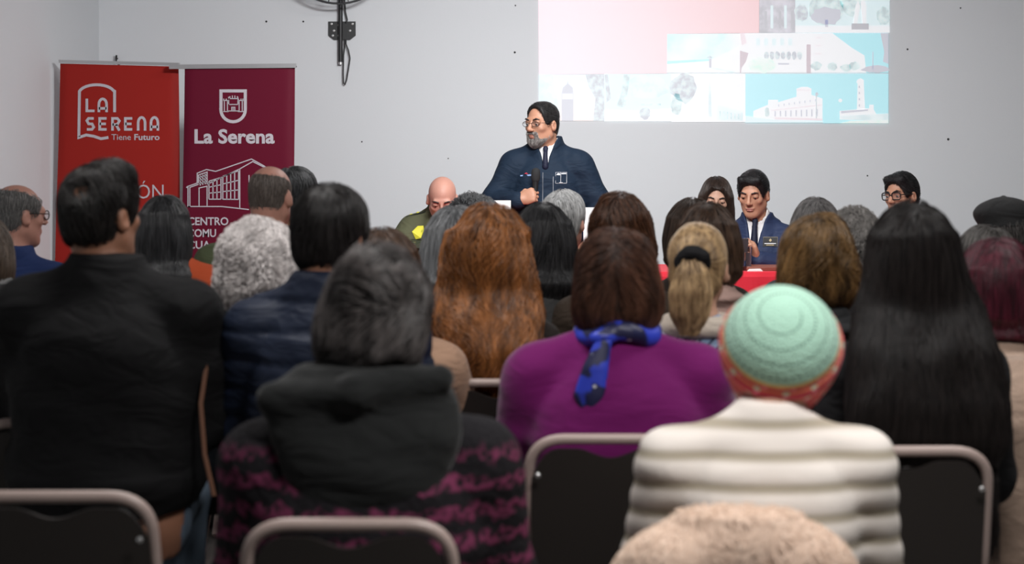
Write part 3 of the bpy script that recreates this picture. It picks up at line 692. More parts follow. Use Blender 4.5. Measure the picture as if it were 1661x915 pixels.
# hands: wrist at the origin, fingers along +y, palm towards -z, thumb on +x
def make_hand(c1, c2, c3, thumb, spread=0.):
    s = SDF((-.08, -.05, -.13), (.09, .21, .05), .004)
    s.cone((0, -.03, 0), (0, .01, 0), .026, .026, .02); s.ell((0, .05, 0), (.042, .05, .0165), .02)
    xs = [.031, .0105, -.0105, -.030]; ls = [.070, .078, .073, .056]
    for i, (x, L) in enumerate(zip(xs, ls)):
        b = np.array((x, .085-abs(x-.01)*.25, -.001)); s.cone((x*.5, .03, 0), b, .012, .0115, .012)
        a = 0; p = b
        for j, (f, c) in enumerate(zip((.45, .30, .25), (c1, c2, c3))):
            a += math.radians(c+i*3); d = np.array((x*spread, math.cos(a), -math.sin(a))); q = p+d*L*f
            s.cone(p, q, .0100-.0008*j, .0092-.0008*j, .004); p = q
    p = np.array((.028, .018, -.006))
    for (q, r0, r1) in zip(thumb, (.0135, .0118, .0105), (.0118, .0108, .0088)):
        q = np.array(q); s.cone(p, q, r0, r1, .006); p = q
    return s.mesh()
HANDS = dict(relaxed=make_hand(22, 28, 18, [(.048, .042, -.014), (.055, .068, -.022), (.056, .088, -.03)]),
             grip=make_hand(62, 78, 45, [(.044, .040, -.026), (.036, .062, -.046), (.016, .074, -.056)]),
             pinch=make_hand(30, 40, 25, [(.046, .040, -.02), (.048, .068, -.036), (.042, .092, -.045)]))
def hand_at(kind, wrist, fwd, palm, mirror):
    f = np.array(fwd, float); f /= np.linalg.norm(f); n = -np.array(palm, float); n -= f*(n@f); n /= np.linalg.norm(n)
    x = np.cross(f, n); M = np.eye(4); M[:3, 0] = x*(-1 if mirror else 1); M[:3, 1] = f; M[:3, 2] = n; M[:3, 3] = wrist
    return xform(HANDS[kind], M)

def head_sdf(s, M, fine=True, female=False, lids=False):
    s.M = M; s.lids = lids; f = .94 if female else 1.0
    s.ell((0, -.014, .034), (.076, .097, .086), .02)
    s.ell((0, .026, -.034), (.062*f, .064, .084), .03)
    s.ell((0, -.05, -.03), (.058, .042, .06), .03)
    for x in (-1, 1):
        s.cone((x*.05*f, .002, -.052), (x*.018, .062, -.094), .022, .018, .025)
        s.ell((x*.079, -.008, -.006), (.011, .019, .031), .008)
        s.ell((x*.083, -.002, -.020), (.009, .012, .014), .006)
        if fine: s.ell((x*.089, -.004, -.002), (.006, .010, .017), .004, 's')
    s.ell((0, .066, -.095), (.026*f, .022, .021), .02)
    if fine:
        s.cone((-.036, .079, .030), (.036, .079, .030), .011, .011, .015)
        for x in (-1, 1):
            s.ell((x*.033, .103, .011), (.019, .016, .012), .012, 's'); s.ell((x*.042, .062, -.016), (.02, .018, .016), .02)
            s.ell((x*.033, .0785, .011), (.0165, .0125, .0125), .004); s.ell((x*.033, .0790, .011+(.0035 if s.lids else .0095)), (.0168, .0150, .0115 if s.lids else .0075), .004)
            s.ell((x*.012, .101, -.025), (.0085, .010, .008), .006)
        s.cone((0, .090, .020), (0, .113, -.020), .0075, .0118, .010)
        s.ell((0, .087, -.054), (.025, .012, .007), .008); s.ell((0, .086, -.065), (.020, .012, .0075), .008)
        s.cone((-.02, .1015, -.0592), (.02, .1015, -.0592), .0016, .0016, .004, 's')
    s.M = None

def skeleton(o):
    """joints of a seated (or standing) figure in its own frame, facing +y, seat centre at the origin"""
    J = dict(o); top = o['top']; lean = o.get('lean', 0.); b = o.get('bulk', 1.)
    sw = o.get('sw', .175)*.87
    shz = o.get('shz', top-.375); J['shz'] = shz; J['sw'] = sw; J['b'] = b
    hy = o.get('backy', -.045)
    J['cy'] = lambda z: hy+lean*max(0, (z-.5))/.5
    ny = J['cy'](shz)
    R_ = rot(o.get('hyaw', 0), o.get('hpitch', 0), o.get('hroll', 0)); piv = np.array((0, -.02, -.085))
    hc = np.array((o.get('hx', 0.), ny+.035+o.get('hfwd', 0), top-.121)); J['M'] = mat4(R_, hc+piv-R_ @ piv); J['hc'] = J['M'][:3, 3]; J['R'] = R_
    J['nb'] = np.array((0, ny-.005, shz+.092))
    st = o.get('stand', False); pz = .93 if st else .54
    J['pz'] = pz
    for sg, nm in ((1, 'R'), (-1, 'L')):
        J['sh'+nm] = np.array((sg*sw, ny, shz-.015))
        J['el'+nm] = np.array(o.get('el'+nm, (sg*(sw+.045), ny+.07, shz-.27)))
        J['wr'+nm] = np.array(o.get('wr'+nm, (sg*.09, ny+.30, max(.60, shz-.36))))
        J['hip'+nm] = np.array((sg*.09, hy+.01, pz))
        J['kn'+nm] = np.array((sg*.10, hy+.02, .50) if st else (sg*.11, .40, .505))
        J['an'+nm] = np.array((sg*.10, hy, .085) if st else (sg*.11, .36, .085))
    return J
def torso(s, J, e=0., k=.03, zlow=None):
    b, sw, shz, cy = J['b'], J['sw'], J['shz'], J['cy']; w = sw/.19
    z0 = zlow if zlow is not None else (J['pz']-.10); be = J.get('belly', 0.)
    secs = [(z0, 0, cy(z0), .15*b+e, .115*b+e), (z0+.07, 0, cy(z0), .175*b+e, .14*b+e), ((z0+shz)/2-.06, 0, cy(.7)+be*.5, .163*b+e+be*.6, .122*b+e+be),
            (shz-.17, 0, cy(shz-.17), .170*b*w+e, .125*b+e), (shz-.08, 0, cy(shz), .172*w*b**.5+e, .118*b+e), (shz-.01, 0, cy(shz)-.008, .142*w+e, .096*b+e),
            (shz+.045, 0, cy(shz)-.01, .088+e*.7, .070+e*.7), (shz+.09, 0, cy(shz)-.008, .054+e*.5, .054+e*.5), (shz+.12, 0, cy(shz)-.005, .044+e*.3, .044+e*.3)]
    s.loft(secs, k, p=2.3)
    for nm in 'LR':
        x = 1 if nm == 'R' else -1
        s.cone((x*.030, cy(shz)-.012, shz+J.get('trap', .078)), J['sh'+nm], .036+e*.6, .048*b**.5+e, .035)
def arms(s, J, e=0., r=(.050, .043, .040, .028), k=.03, upto=1.):
    for nm in 'LR':
        w = J['el'+nm]+(J['wr'+nm]-J['el'+nm])*upto
        s.cone(J['sh'+nm], J['el'+nm], r[0]*J['b']+e, r[1]+e, k); s.cone(J['el'+nm], w, r[2]+e, r[3]+e*.8, .025)
def legs(s, J, e=0.):
    for nm in 'LR':
        s.cone(J['hip'+nm], J['kn'+nm], .085*J['b']**.5+e, .058+e, .04); s.cone(J['kn'+nm], J['an'+nm], .056+e, .040+e, .03)
def bounds(J, top):
    st = J.get('stand', False)
    ex = max(J['sw']+.2, abs(J['elR'][0])+.12, abs(J['elL'][0])+.12)
    return (-ex, -.30, -.02), (ex, .62, top+.05)

def person(o):
    """root empty, body (one skin mesh), trousers, shoes and the garment; hair and extras are added by the caller"""
    J = skeleton(o); far = o.get('far', 0); front = o.get('front', False)
    loc = o['loc']; root = empty('person', (loc[0], loc[1], o.get('zoff', 0.)), o['label'], 'person', None, math.radians(o.get('yaw', 0)))
    J['root'] = root; top = o['top']
    lo, hi = bounds(J, top); H = J['hc']; hs = .0035 if front else (.009 if far else .007)
    s = SDF(lo, hi, .02 if far else .017, [(0, H[0]-.11, H[0]+.11, hs), (1, H[1]-.13, H[1]+.15, hs), (2, H[2]-.16, H[2]+.14, hs)])
    torso(s, J, -.012); arms(s, J, -.006); legs(s, J, -.008)
    for nm in 'LR': s.cone(J['an'+nm]+np.array((0, -.02, -.045)), J['an'+nm]+np.array((0, .14, -.06)), .032, .028, .03)
    nk = J['M'] @ np.array((0, -.026, -.075, 1)); s.cone(J['nb']-np.array((0, 0, .04)), nk[:3], .062*J['b']**.5, .055*(.92 if o.get('female') else 1.04), .03)
    head_sdf(s, J['M'], front or not far or o.get('detail', False), o.get('female', False), o.get('lids', False))
    hands = []
    for nm in 'LR':
        d = J['wr'+nm]-J['el'+nm]; pal = o.get('palm'+nm, (0, 0, -1)); fw = o.get('hfw'+nm, d+np.array((0, .12, 0)))
        hands.append(hand_at(o.get('hand'+nm, 'relaxed'), J['wr'+nm], fw, pal, nm == 'R' if not o.get('flip'+nm) else nm == 'L'))
    net('body', s.mesh(), SK[o.get('skin', 'tan')], root, hands)
    # trousers and shoes
    s = SDF((-.30, -.26, .03), (.30, .56, J['pz']+.16), .018)
    legs(s, J, .012); s.loft([(J['pz']-.10, 0, J['cy'](.5), .14*J['b'], .11*J['b']), (J['pz']-.03, 0, J['cy'](.5), .168*J['b'], .128*J['b']), (J['pz']+.1, 0, J['cy'](.5), .155*J['b'], .12*J['b'])], .03)
    if J.get('stand'): pass
    net('trousers', s.mesh(), mat(*o.get('pants', ('trousers_black', (.012, .012, .014), .8)), bump=.1, scale=150), root)
    for nm in 'LR':
        a = J['an'+nm]; s = SDF(a+np.array((-.06, -.09, -.10)), a+np.array((.06, .22, .06)), .01)
        s.cone(a+np.array((0, -.02, -.04)), a+np.array((0, .13, -.05)), .042, .036, .03); s.cone(a+np.array((0, -.015, 0)), a+np.array((0, -.015, -.03)), .042, .045, .03); s.plane((0, 0, -1), a+np.array((0, 0, -.083)))
        net('shoe', s.mesh(), mat('shoe_black', (.015, .014, .014), .45), root)
    # garment
    g = o['coat']; e = g.get('e', .012); st = g.get('step', .012 if far else .0095)
    s = SDF((lo[0], g.get('ylow', -.29), J['pz']-.16), (hi[0], .50, J['shz']+.20), st)
    zl = g.get('zlow', J['pz']-.07); torso(s, J, e, .035, zl); arms(s, J, e+.004, upto=g.get('sleeve', .97))
    if g.get('pads'):
        for nm in 'LR': s.ell(J['sh'+nm]+np.array((0, 0, .022)), (.062, .06, .03), .03)
    if g.get('shape'): g['shape'](s, J)
    c = g.get('collar')
    nb = J['nb']; up = J['M'][:3, :3] @ np.array((0, 0, 1))
    if c == 'stand':
        s.loft([(nb[2]-.08, 0, nb[1]-.004, .11+e, .09+e), (nb[2]-.03, 0, nb[1]-.004, .082+e*.7, .078+e*.7), (nb[2]+.052, 0, nb[1]+.010, .070+e*.5, .070+e*.5)], .02)
    elif c == 'low': s.loft([(nb[2]-.08, 0, nb[1]-.004, .11+e, .09+e), (nb[2]-.03, 0, nb[1]-.002, .080+e*.6, .075+e*.6), (nb[2]+.006, 0, nb[1], .070+e*.3, .068+e*.3)], .02)
    elif c == 'fold':
        s.loft([(nb[2]-.08, 0, nb[1]-.004, .11+e, .09+e), (nb[2]-.03, 0, nb[1]-.004, .088+e*.7, .082+e*.7), (nb[2]+.042, 0, nb[1]+.008, .073+e*.5, .072+e*.5)], .02); s.ell(nb+np.array((0, -.03, -.008)), (.100+e, .074+e, .024), .015)
    if g.get('vee'):
        z = nb[2]; v = g['vee']; s.M = mat4(rot(0, -20), nb+np.array((0, .10, -.02))); s.loft([(-v, 0, 0, .004, .09), (.02, 0, 0, .05, .09), (.10, 0, 0, .085, .12)], .01, 's'); s.M = None
        s.cone(nb+np.array((0, .005, -.01)), nb+np.array((0, .01, .12)), .064, .062, .008, 's')
    w = wob(o.get('seed', 1)*7+3, 7, 9, 42, .7); w2 = wob(o.get('seed', 1)*11, 5, 30, 80, .5); fa = g.get('fold', .006)
    s.disp(lambda X, Y, Z: fa*w(X, Y*.8, Z*1.7)+fa*.3*w2(X, Y, Z*1.5))
    if g.get('disp'): s.disp(g['disp'](J))
    J['field'] = s; VQ = s.mesh(); J['coatV'] = VQ[0]
    J['coat_ob'] = net(g.get('name', 'jacket'), VQ, g['mat'], root)
    return J

# ---- hair
def down(cr, w=1.0, g=1.0):
    cr = np.array(cr)
    def f(P):
        v = P-cr; h = np.maximum(cr[2]-P[:, 2], 0); v = v*np.array((1, 1, 0)); v /= np.linalg.norm(v, axis=1, keepdims=True)+.01
        return v*(w*np.exp(-h/.05)+.05)[:, None]+np.array((0, 0, -g))
    return f
def cut_face(s, men=True, fh=0.):
    s.ell((0, .116, -.018+fh), (.086, .088, .112) if men else (.066, .062, .112), .015, 's')
    if men:
        for x in (-1, 1): s.ell((x*.098, .008, -.032), (.036, .044, .060), .012, 's')
        s.plane((0, -.25, -1), (0, -.06, -.075), .02)
def hair(J, kind, c1, c2, nm, n=2600, rad=.0011, seed=1, **o):
    H, M, root = J['hc'], J['M'], J['root']; t = o.get('t', .014); sp_ = J.get('hstep', .0075 if J.get('far') else .006)
    zl = o.get('zlow', H[2]-.17); wb = o.get('wide', .11)
    s = SDF((H[0]-max(.17, wb+.06), H[1]-.24, min(zl, H[2]-.16)-.03), (H[0]+max(.17, wb+.06), H[1]+.17, H[2]+.20), sp_); s.pad = .035; s.M = M
    if kind in ('short', 'fringe', 'pony'): s.ell((0, -.014, .037), (.076+t*.45, .097+t*.7, .084+t), .02)
    else: s.ell((0, -.014, .034), (.076+t*.8, .097+t, .086+t), .02)
    crown = (M @ np.array((0, -.055, .125, 1)))[:3]; fl = down(crown); L = .07; steps = 8; kw = dict(off=(.001, .007))
    if kind == 'short':
        s.ell((0, -.050, -.026), (.060+t*.35, .043+t*.45, .062), .03); s.ell((0, .03, .07), (.06, .055, .043+t*.6), .02); cut_face(s, True, o.get('fh', 0.)); L = o.get('len', .035); steps = 6; kw['clump'] = .4
        if o.get('patch'):
            s.ell(np.array(o['patch'])*1.06, (.036, .040, .028), .035, 's'); pc = hmat(J, o['patch']); kw['root'] = lambda V: np.linalg.norm(V-pc, axis=1) > .026
    elif kind == 'fringe':                                # bald on top
        s.ell((0, -.050, -.026), (.060+t*.4, .043+t*.5, .062), .03); cut_face(s); s.ell((0, .04, .12), (.078, .13, o.get('bald', .085)), .012, 's'); L = .025; steps = 4; kw['clump'] = .2
    elif kind == 'bob':
        s.ell((0, -.045, -.035), (.078+t, .058+t, .085), .04)
        for x in (-1, 1): s.ell((x*.068, -.005, -.04), (.026, .055, .075), .03)
        cut_face(s, False); s.plane((0, -.15, -1), (0, -.05, o.get('nape', -.115)), .02); L = .13; steps = 10
    elif kind == 'curly':
        R_ = o.get('r', .115); s.ell((0, -.03, .012), (R_*1.04, R_*1.0, R_*1.08), .03); s.ell((0, -.05, -.055), (R_*.98, .075, .075), .04); cut_face(s, False)
        s.plane((0, -.1, -1), (0, -.05, o.get('nape', -.125)), .03); L = .07; steps = 12; kw.update(curl=.006, noise=1.3, nf=(25, 80), clump=.7, guides=380, off=(.001, .014))
    elif kind == 'long':
        s.ell((0, -.04, -.03), (.08+t, .07+t*.7, .09), .04)
        for x in (-1, 1): s.ell((x*.07, .0, -.045), (.026, .055, .08), .03)
        cut_face(s, False); s.M = None; hz = H[2]; by = o.get('backy', J['cy'](J['shz'])-.122*J['b'])
        wt = o.get('wtop', .092)
        span = hz-zl
        if span < .36: by = H[1]-.05-.107*min(1, span/.45)
        mid = [] if span < .36 else [(zl+span*.55, H[0]+o.get('dx', 0)*.4, by*.6+(H[1]-.055)*.4, wb*.8+wt*.2, .062)]
        s.loft(mid+[(zl, H[0]+o.get('dx', 0), by-.005, wb*.75, .022), (zl+.04, H[0]+o.get('dx', 0), by-.01, wb*.97, .04), (zl+(hz-zl)*.28, H[0]+o.get('dx', 0)*.6, by, wb, .055), (hz-.10, H[0], H[1]-.055, (wt+wb)/2, .072), (hz-.02, H[0], H[1]-.045, wt, .07), (hz+.05, H[0], H[1]-.035, wt*.8, .06)], .04)
        L = max(.2, (hz-zl)*.8); steps = 16; kw.update(off=(.001, .010))
    elif kind == 'pony':
        s.ell((0, -.052, -.028), (.062+t*.7, .048+t*.8, .062), .03); cut_face(s); tie = (M @ np.array((*o['tie'], 1)))[:3]; L = .12; steps = 8; kw.update(clump=.25, noise=.1, off=(.001, .004))
        fl = lambda P: (tie-P)/(np.linalg.norm(tie-P, axis=1, keepdims=True)+.02)
    if o.get('shape'): o['shape'](s, J)
    s.M = None
    amp = o.get('lump', .004); w = wob(seed*5+1, 7, *o.get('lf', (25, 90)), .4); s.disp(lambda X, Y, Z: amp*w(X, Y, Z*o.get('lz', .35 if kind == 'long' else .8)))
    VQ = s.mesh(); dk = tuple(a*.55+b*.1 for a, b in zip(c1, c2))
    ob = net('hair', VQ, mat('haircap_'+nm, dk, .6, spec=.3, bump=.5, scale=70, stretch=(1, 1, .25)), root)
    kw.update(o.get('kw', {})); L = o.get('len', L)
    if o.get('flow'): fl = o['flow'](J)
    A = grow(s, VQ[0], int(n*o.get('mul', 1.6)), L, steps, fl, seed, **kw)
    strands('hair_strands', A, rad*.78, hairmat('hair_'+nm, c1, c2, o.get('rough', .4), o.get('spec', .5), o.get('hs', 75.)), ob)
    J['hair_ob'] = ob; J['hairF'] = s
    return ob
def hmat(J, p): return (J['M'] @ np.array((*p, 1)))[:3]
def sphere_part(name, c, r, m, parent, n=12):
    v = MB().lathe([(r*math.sin(math.pi*i/n)+1e-5, -r*math.cos(math.pi*i/n)) for i in range(n+1)], 16).build(name, m, parent, True); v.location = c; return v
def face(J, brow=(.012, .010, .010), lips=(.34, .14, .105), look=0.):
    root = J['root']; R_ = J['R']
    em = mat('eye_white', (.42, .38, .36), .3); im = mat('iris_dark', (.02, .012, .008), .2)
    lid = mat('lid_'+J.get('skin', 'tan'), tuple(c*.8 for c in SK_RGB[J.get('skin', 'tan')]), .5)
    for x in (-1, 1):
        e = sphere_part('eye', hmat(J, (x*.033, .0795, .009)), .0122, em, root)
        i = sphere_part('iris', hmat(J, (x*.033+look*.004, .0870, .0070)), .0066, im, root); i.parent = e; i.location = Vector(hmat(J, (x*.033+look*.004, .0872, .0065)))-e.location
        s = SDF(J['hc']-.13, J['hc']+.13, .0035); s.M = J['M']
        s.cone((x*.017, .0955, .031), (x*.036, .0945, .0375), .0042, .0042, .004); s.cone((x*.036, .0945, .0375), (x*.053, .083, .033), .0042, .0026, .004)
        net('eyebrow', s.mesh(), mat('brow_%.3f' % brow[0], brow, .7), root)
    s = SDF(J['hc']-.14, J['hc']+.14, .003); s.M = J['M']
    s.ell((0, .0895, -.0545), (.0235, .0115, .0052), .003); s.ell((0, .0885, -.0645), (.019, .0118, .0060), .003); s.cone((-.022, .1035, -.0594), (.022, .1035, -.0594), .0014, .0014, .003, 's')
    net('lips', s.mesh(), mat('lips_%.2f' % lips[0], lips, .45), root)
SK_RGB = dict(tan=(.42, .21, .135), fair=(.52, .30, .21), brown=(.30, .14, .085), rosy=(.50, .25, .19))
def glasses(J, m, w=.026, h=.018, th=.0022, y=.1025, square=False):
    root = J['root']; g = MB()
    for x in (-1, 1):
        pts = []
        for i in range(20):
            a = 2*math.pi*i/20; ca, sa = math.cos(a), math.sin(a)
            if square: ca, sa = [math.copysign(abs(v)**.5, v) for v in (ca, sa)]
            pts.append(hmat(J, (x*.0335+w*ca, y-.004*abs(ca*1.0+x*.5), .008+h*sa)))
        g.tube(pts, th, 6, True)
        g.tube([hmat(J, (x*(.0335+w), y-.006, .014)), hmat(J, (x*.079, .06, .014)), hmat(J, (x*.082, -.005, .012)), hmat(J, (x*.081, -.02, -.004))], th*.9, 6)
    g.tube([hmat(J, (-.0085, y, .011)), hmat(J, (0, y+.002, .014)), hmat(J, (.0085, y, .011))], th, 6)
    ob = g.build('glasses', m, root, True)
    gl, nt, b = (MATS['lens'], None, None) if 'lens' in MATS else nodes('lens')
    if b is not None: b.inputs['Alpha'].default_value = .07; b.inputs['Base Color'].default_value = (.2, .2, .2, 1); b.inputs['Roughness'].default_value = .05; MATS['lens'] = gl
    for x in (-1, 1):
        mm = MB(); vs = []
        for dy in (0, .0015):
            for i in range(16):
                a = 2*math.pi*i/16; ca, sa = math.cos(a), math.sin(a)
                if square: ca, sa = [math.copysign(abs(v)**.5, v) for v in (ca, sa)]
                vs.append(hmat(J, (x*.0335+w*ca*.97, y-.003+dy, .008+h*sa*.97)))
        mm.add(vs, [tuple(range(16)), tuple(range(31, 15, -1))]+[(i, 16+i, 16+(i+1) % 16, (i+1) % 16) for i in range(16)]); mm.build('lens', gl, ob)
    return ob
def at(xp, Y, dy=0.): return ((xp-CX)*Y/F_PX, Y+dy)
def ztop(yp, Y): return HC-(yp-HOR)*Y/F_PX
def cloth(name, c, rough=.85, bump=.15, scale=220, **k): return mat(name, c, rough, bump=bump, scale=scale, spec=k.pop('spec', .25), big=k.pop('big', .28), **k)
def seat(xp, Y, yt, label, coat, chair_label=None, dch=(0, 0), **o):
    """one member of the audience: head at column xp, top of the hair at row yt, distance Y"""
    p = dict(loc=at(xp, Y), top=ztop(yt, Y)-o.pop('ht', .012), label=label, coat=coat); p.update(o)
    J = person(p)
    if chair_label: chair(p['loc'][0]+dch[0], p['loc'][1]+dch[1], chair_label, math.radians(o.get('cyaw', 0)), lod=Y > 5.6)
    return J
# ================================================================== row nearest the camera
BLK = (.006, .006, .007)
# -- person with the black hood
def hood_shape(s, J):
    nb = J['nb']
    s.loft([(nb[2]-.245, -.01, nb[1]-.075, .04, .03), (nb[2]-.19, -.01, nb[1]-.085, .125, .06), (nb[2]-.11, -.005, nb[1]-.085, .165, .075), (nb[2]-.03, -.01, nb[1]-.07, .190, .085), (nb[2]+.03, -.015, nb[1]-.05, .190, .085), (nb[2]+.075, -.01, nb[1]-.035, .170, .085), (nb[2]+.10, 0, nb[1]-.03, .140, .07)], .03)
    q = lambda x, y, z: nb+np.array((x, y, z))
    s.cone(q(-.185, -.075, .035), q(-.02, -.125, .055), .034, .036, .025); s.cone(q(-.02, -.125, .055), q(.145, -.085, .085), .036, .03, .025)
    s.cone(q(-.15, -.165, -.005), q(-.02, -.182, -.002), .008, .004, .03, 's'); s.cone(q(.05, -.182, .005), q(.15, -.14, .035), .004, .008, .03, 's'); s.cone(q(.05, -.19, -.10), q(.15, -.16, -.03), .014, .01, .03, 's')
m, nt, b = nodes('sweater_black_burgundy'); N = nt.nodes.new; Lk = nt.links.new
tc = N('ShaderNodeTexCoord'); sx = N('ShaderNodeSeparateXYZ'); Lk(tc.outputs['Object'], sx.inputs[0])
vo = N('ShaderNodeTexVoronoi'); vo.inputs['Scale'].default_value = 60; Lk(tc.outputs['Object'], vo.inputs['Vector'])
nz = N('ShaderNodeTexNoise'); nz.inputs['Scale'].default_value = 14; nz.inputs['Detail'].default_value = 3; Lk(tc.outputs['Object'], nz.inputs['Vector'])
wv = N('ShaderNodeTexWave'); wv.bands_direction = 'Z'; wv.inputs['Scale'].default_value = 5.5; wv.inputs['Distortion'].default_value = 3.5; wv.inputs['Detail Scale'].default_value = 6; Lk(tc.outputs['Object'], wv.inputs['Vector'])
ad = N('ShaderNodeMath'); ad.operation = 'MULTIPLY_ADD'; ad.inputs[1].default_value = .06; Lk(nz.outputs['Fac'], ad.inputs[0]); Lk(sx.outputs[2], ad.inputs[2])
zr = N('ShaderNodeMapRange'); zr.inputs[1].default_value = .935; zr.inputs[2].default_value = .905; Lk(ad.outputs[0], zr.inputs[0])
cr = N('ShaderNodeMapRange'); cr.inputs[1].default_value = .25; cr.inputs[2].default_value = .6; Lk(vo.outputs['Distance'], cr.inputs[0])
wr = N('ShaderNodeMapRange'); wr.inputs[1].default_value = .35; wr.inputs[2].default_value = .8; Lk(wv.outputs['Fac'], wr.inputs[0])
m1 = N('ShaderNodeMath'); m1.operation = 'MULTIPLY'; Lk(zr.outputs[0], m1.inputs[0]); Lk(cr.outputs[0], m1.inputs[1])
m2 = N('ShaderNodeMath'); m2.operation = 'MULTIPLY'; Lk(m1.outputs[0], m2.inputs[0]); Lk(wr.outputs[0], m2.inputs[1])
mx = N('ShaderNodeMix'); mx.data_type = 'RGBA'; mx.inputs[6].default_value = (.010, .009, .011, 1); mx.inputs[7].default_value = (.16, .03, .075, 1); Lk(m2.outputs[0], mx.inputs[0]); Lk(mx.outputs[2], b.inputs['Base Color'])
b.inputs['Roughness'].default_value = .9; b.inputs['Specular IOR Level'].default_value = .2
bp = N('ShaderNodeBump'); bp.inputs['Strength'].default_value = .5; bp.inputs['Distance'].default_value = .006; Lk(vo.outputs['Distance'], bp.inputs['Height']); Lk(bp.outputs[0], b.inputs['Normal'])
M_HOODIE = m
J = seat(603, 3.52, 412, 'person with tousled dark grey hair in a black hooded top with burgundy pattern', dict(mat=M_HOODIE, e=.030, fold=.008, collar='low', name='patterned_sweater'),
         'taupe folding chair holding the person in the black hood', (-.02, -.02), sw=.245, bulk=1.15, seed=1, skin='tan', hyaw=-14, hpitch=10, hx=0., backy=-.02, shz=ztop(412, 3.52)-.41)
s = SDF((-.25, -.3, J['nb'][2]-.30), (.25, .2, J['nb'][2]+.14), .008); hood_shape(s, J); w = wob(5, 7, 12, 50, .6); s.disp(lambda X, Y, Z: .012*w(X*.6, Y, Z*1.5))
net('hood', s.mesh(), cloth('hood_black_fleece', (.012, .013, .013), .95, sheen=.15), J['root'])
hair(J, 'bob', (.009, .008, .008), (.17, .15, .145), 'tousled', n=4200, rad=.0010, seed=2, t=.022, nape=-.085, lump=.015, lf=(22, 70), mul=1.1, hs=40, kw=dict(noise=1.0, nf=(10, 40), clump=.75, guides=150, off=(.001, .016)), len=.09)
# -- person with the crochet hat
def ribs(J):
    def f(X, Y, Z): return -.006*np.abs(np.sin((Z+.06*X*X+.05*Y)*math.pi/.0585))+.004+0*X
    return f
m, nt, b = nodes('cream_rib_knit'); N = nt.nodes.new; Lk = nt.links.new
tc = N('ShaderNodeTexCoord'); nz = N('ShaderNodeTexNoise'); nz.inputs['Scale'].default_value = 120; Lk(tc.outputs['Object'], nz.inputs['Vector'])
sx = N('ShaderNodeSeparateXYZ'); Lk(tc.outputs['Object'], sx.inputs[0])
def mth(op, a, bb=None, c=None):
    n_ = N('ShaderNodeMath'); n_.operation = op
    for i, v in enumerate((a, bb, c)):
        if v is None: continue
        if isinstance(v, (int, float)): n_.inputs[i].default_value = v
        else: Lk(v, n_.inputs[i])
    return n_.outputs[0]
zz = mth('ADD', sx.outputs[2], mth('ADD', mth('MULTIPLY', mth('MULTIPLY', sx.outputs[0], sx.outputs[0]), .06), mth('MULTIPLY', sx.outputs[1], .05)))
sn = mth('ABSOLUTE', mth('SINE', mth('MULTIPLY', zz, math.pi/.0585)))
rp = N('ShaderNodeMapRange'); rp.inputs[1].default_value = .25; rp.inputs[2].default_value = .75; Lk(sn, rp.inputs[0])
mx = N('ShaderNodeMix'); mx.data_type = 'RGBA'; mx.inputs[6].default_value = (.40, .35, .27, 1); mx.inputs[7].default_value = (.80, .74, .68, 1); Lk(rp.outputs[0], mx.inputs[0]); Lk(mx.outputs[2], b.inputs['Base Color'])
b.inputs['Roughness'].default_value = .9; bp = N('ShaderNodeBump'); bp.inputs['Strength'].default_value = .15; Lk(nz.outputs['Fac'], bp.inputs['Height']); Lk(bp.outputs[0], b.inputs['Normal'])
J = seat(1240, 3.5, 470, 'person in a mint and coral crochet hat and a cream ribbed sweater', dict(mat=m, e=.020, fold=.003, disp=ribs, name='ribbed_sweater', zlow=.42),
         'folding chair hidden under the pale fur coat', (-.09, -.07), sw=.212, bulk=1.02, seed=2, skin='fair', female=True, hpitch=8, hx=.035, backy=-.02, shz=.862, trap=.062)
# the hat
Rh = rot(0, -53, -4); hcen = hmat(J, (0, -.012, .016)); MH = mat4(Rh, hcen)
s = SDF(hcen-.19, hcen+.19, .0055); s.M = MH
s.ell((0, 0, .01), (.121, .121, .124), .01); s.loft([(-.115, 0, 0, .102, .100), (-.05, 0, 0, .116, .115), (.02, 0, 0, .122, .122)], .02)
VQ = s.mesh(); V = (VQ[0]-hcen) @ Rh
m, nt, b = nodes('crochet_hat'); N = nt.nodes.new; Lk = nt.links.new
tc = N('ShaderNodeTexCoord'); sx = N('ShaderNodeSeparateXYZ'); Lk(tc.outputs['Object'], sx.inputs[0])
rad_ = mth('SQRT', mth('ADD', mth('MULTIPLY', sx.outputs[0], sx.outputs[0]), mth('MULTIPLY', sx.outputs[1], sx.outputs[1])))
pol = mth('ARCTAN2', rad_, sx.outputs[2]); azi = mth('ARCTAN2', sx.outputs[1], sx.outputs[0])       # angle from the crown and around it
ring = mth('FRACT', mth('ADD', mth('MULTIPLY', pol, 4.2), mth('MULTIPLY', azi, 1/(2*math.pi)))); rg = mth('LESS_THAN', ring, .16)
st = mth('GREATER_THAN', mth('SINE', mth('MULTIPLY', azi, 46)), -.1); holes = mth('MULTIPLY', mth('MULTIPLY', rg, st), mth('GREATER_THAN', pol, .25))
def mixc(f, a, bb):
    n_ = N('ShaderNodeMix'); n_.data_type = 'RGBA'; Lk(f, n_.inputs[0])
    for i, v in ((6, a), (7, bb)):
        if isinstance(v, tuple): n_.inputs[i].default_value = (*v, 1)
        else: Lk(v, n_.inputs[i])
    return n_.outputs[2]
mint = mixc(holes, (.40, .66, .52), (.10, .20, .15))
band = mth('FRACT', mth('MULTIPLY', pol, 4.6)); az2 = mth('SINE', mth('ADD', mth('MULTIPLY', azi, 13), mth('MULTIPLY', mth('FLOOR', mth('MULTIPLY', pol, 4.6)), 1.6)))
coral = mixc(mth('LESS_THAN', band, .20), (.58, .035, .065), (.74, .22, .09)); coral = mixc(mth('MULTIPLY', mth('LESS_THAN', band, .30), mth('GREATER_THAN', az2, .75)), coral, (.55, .62, .42))
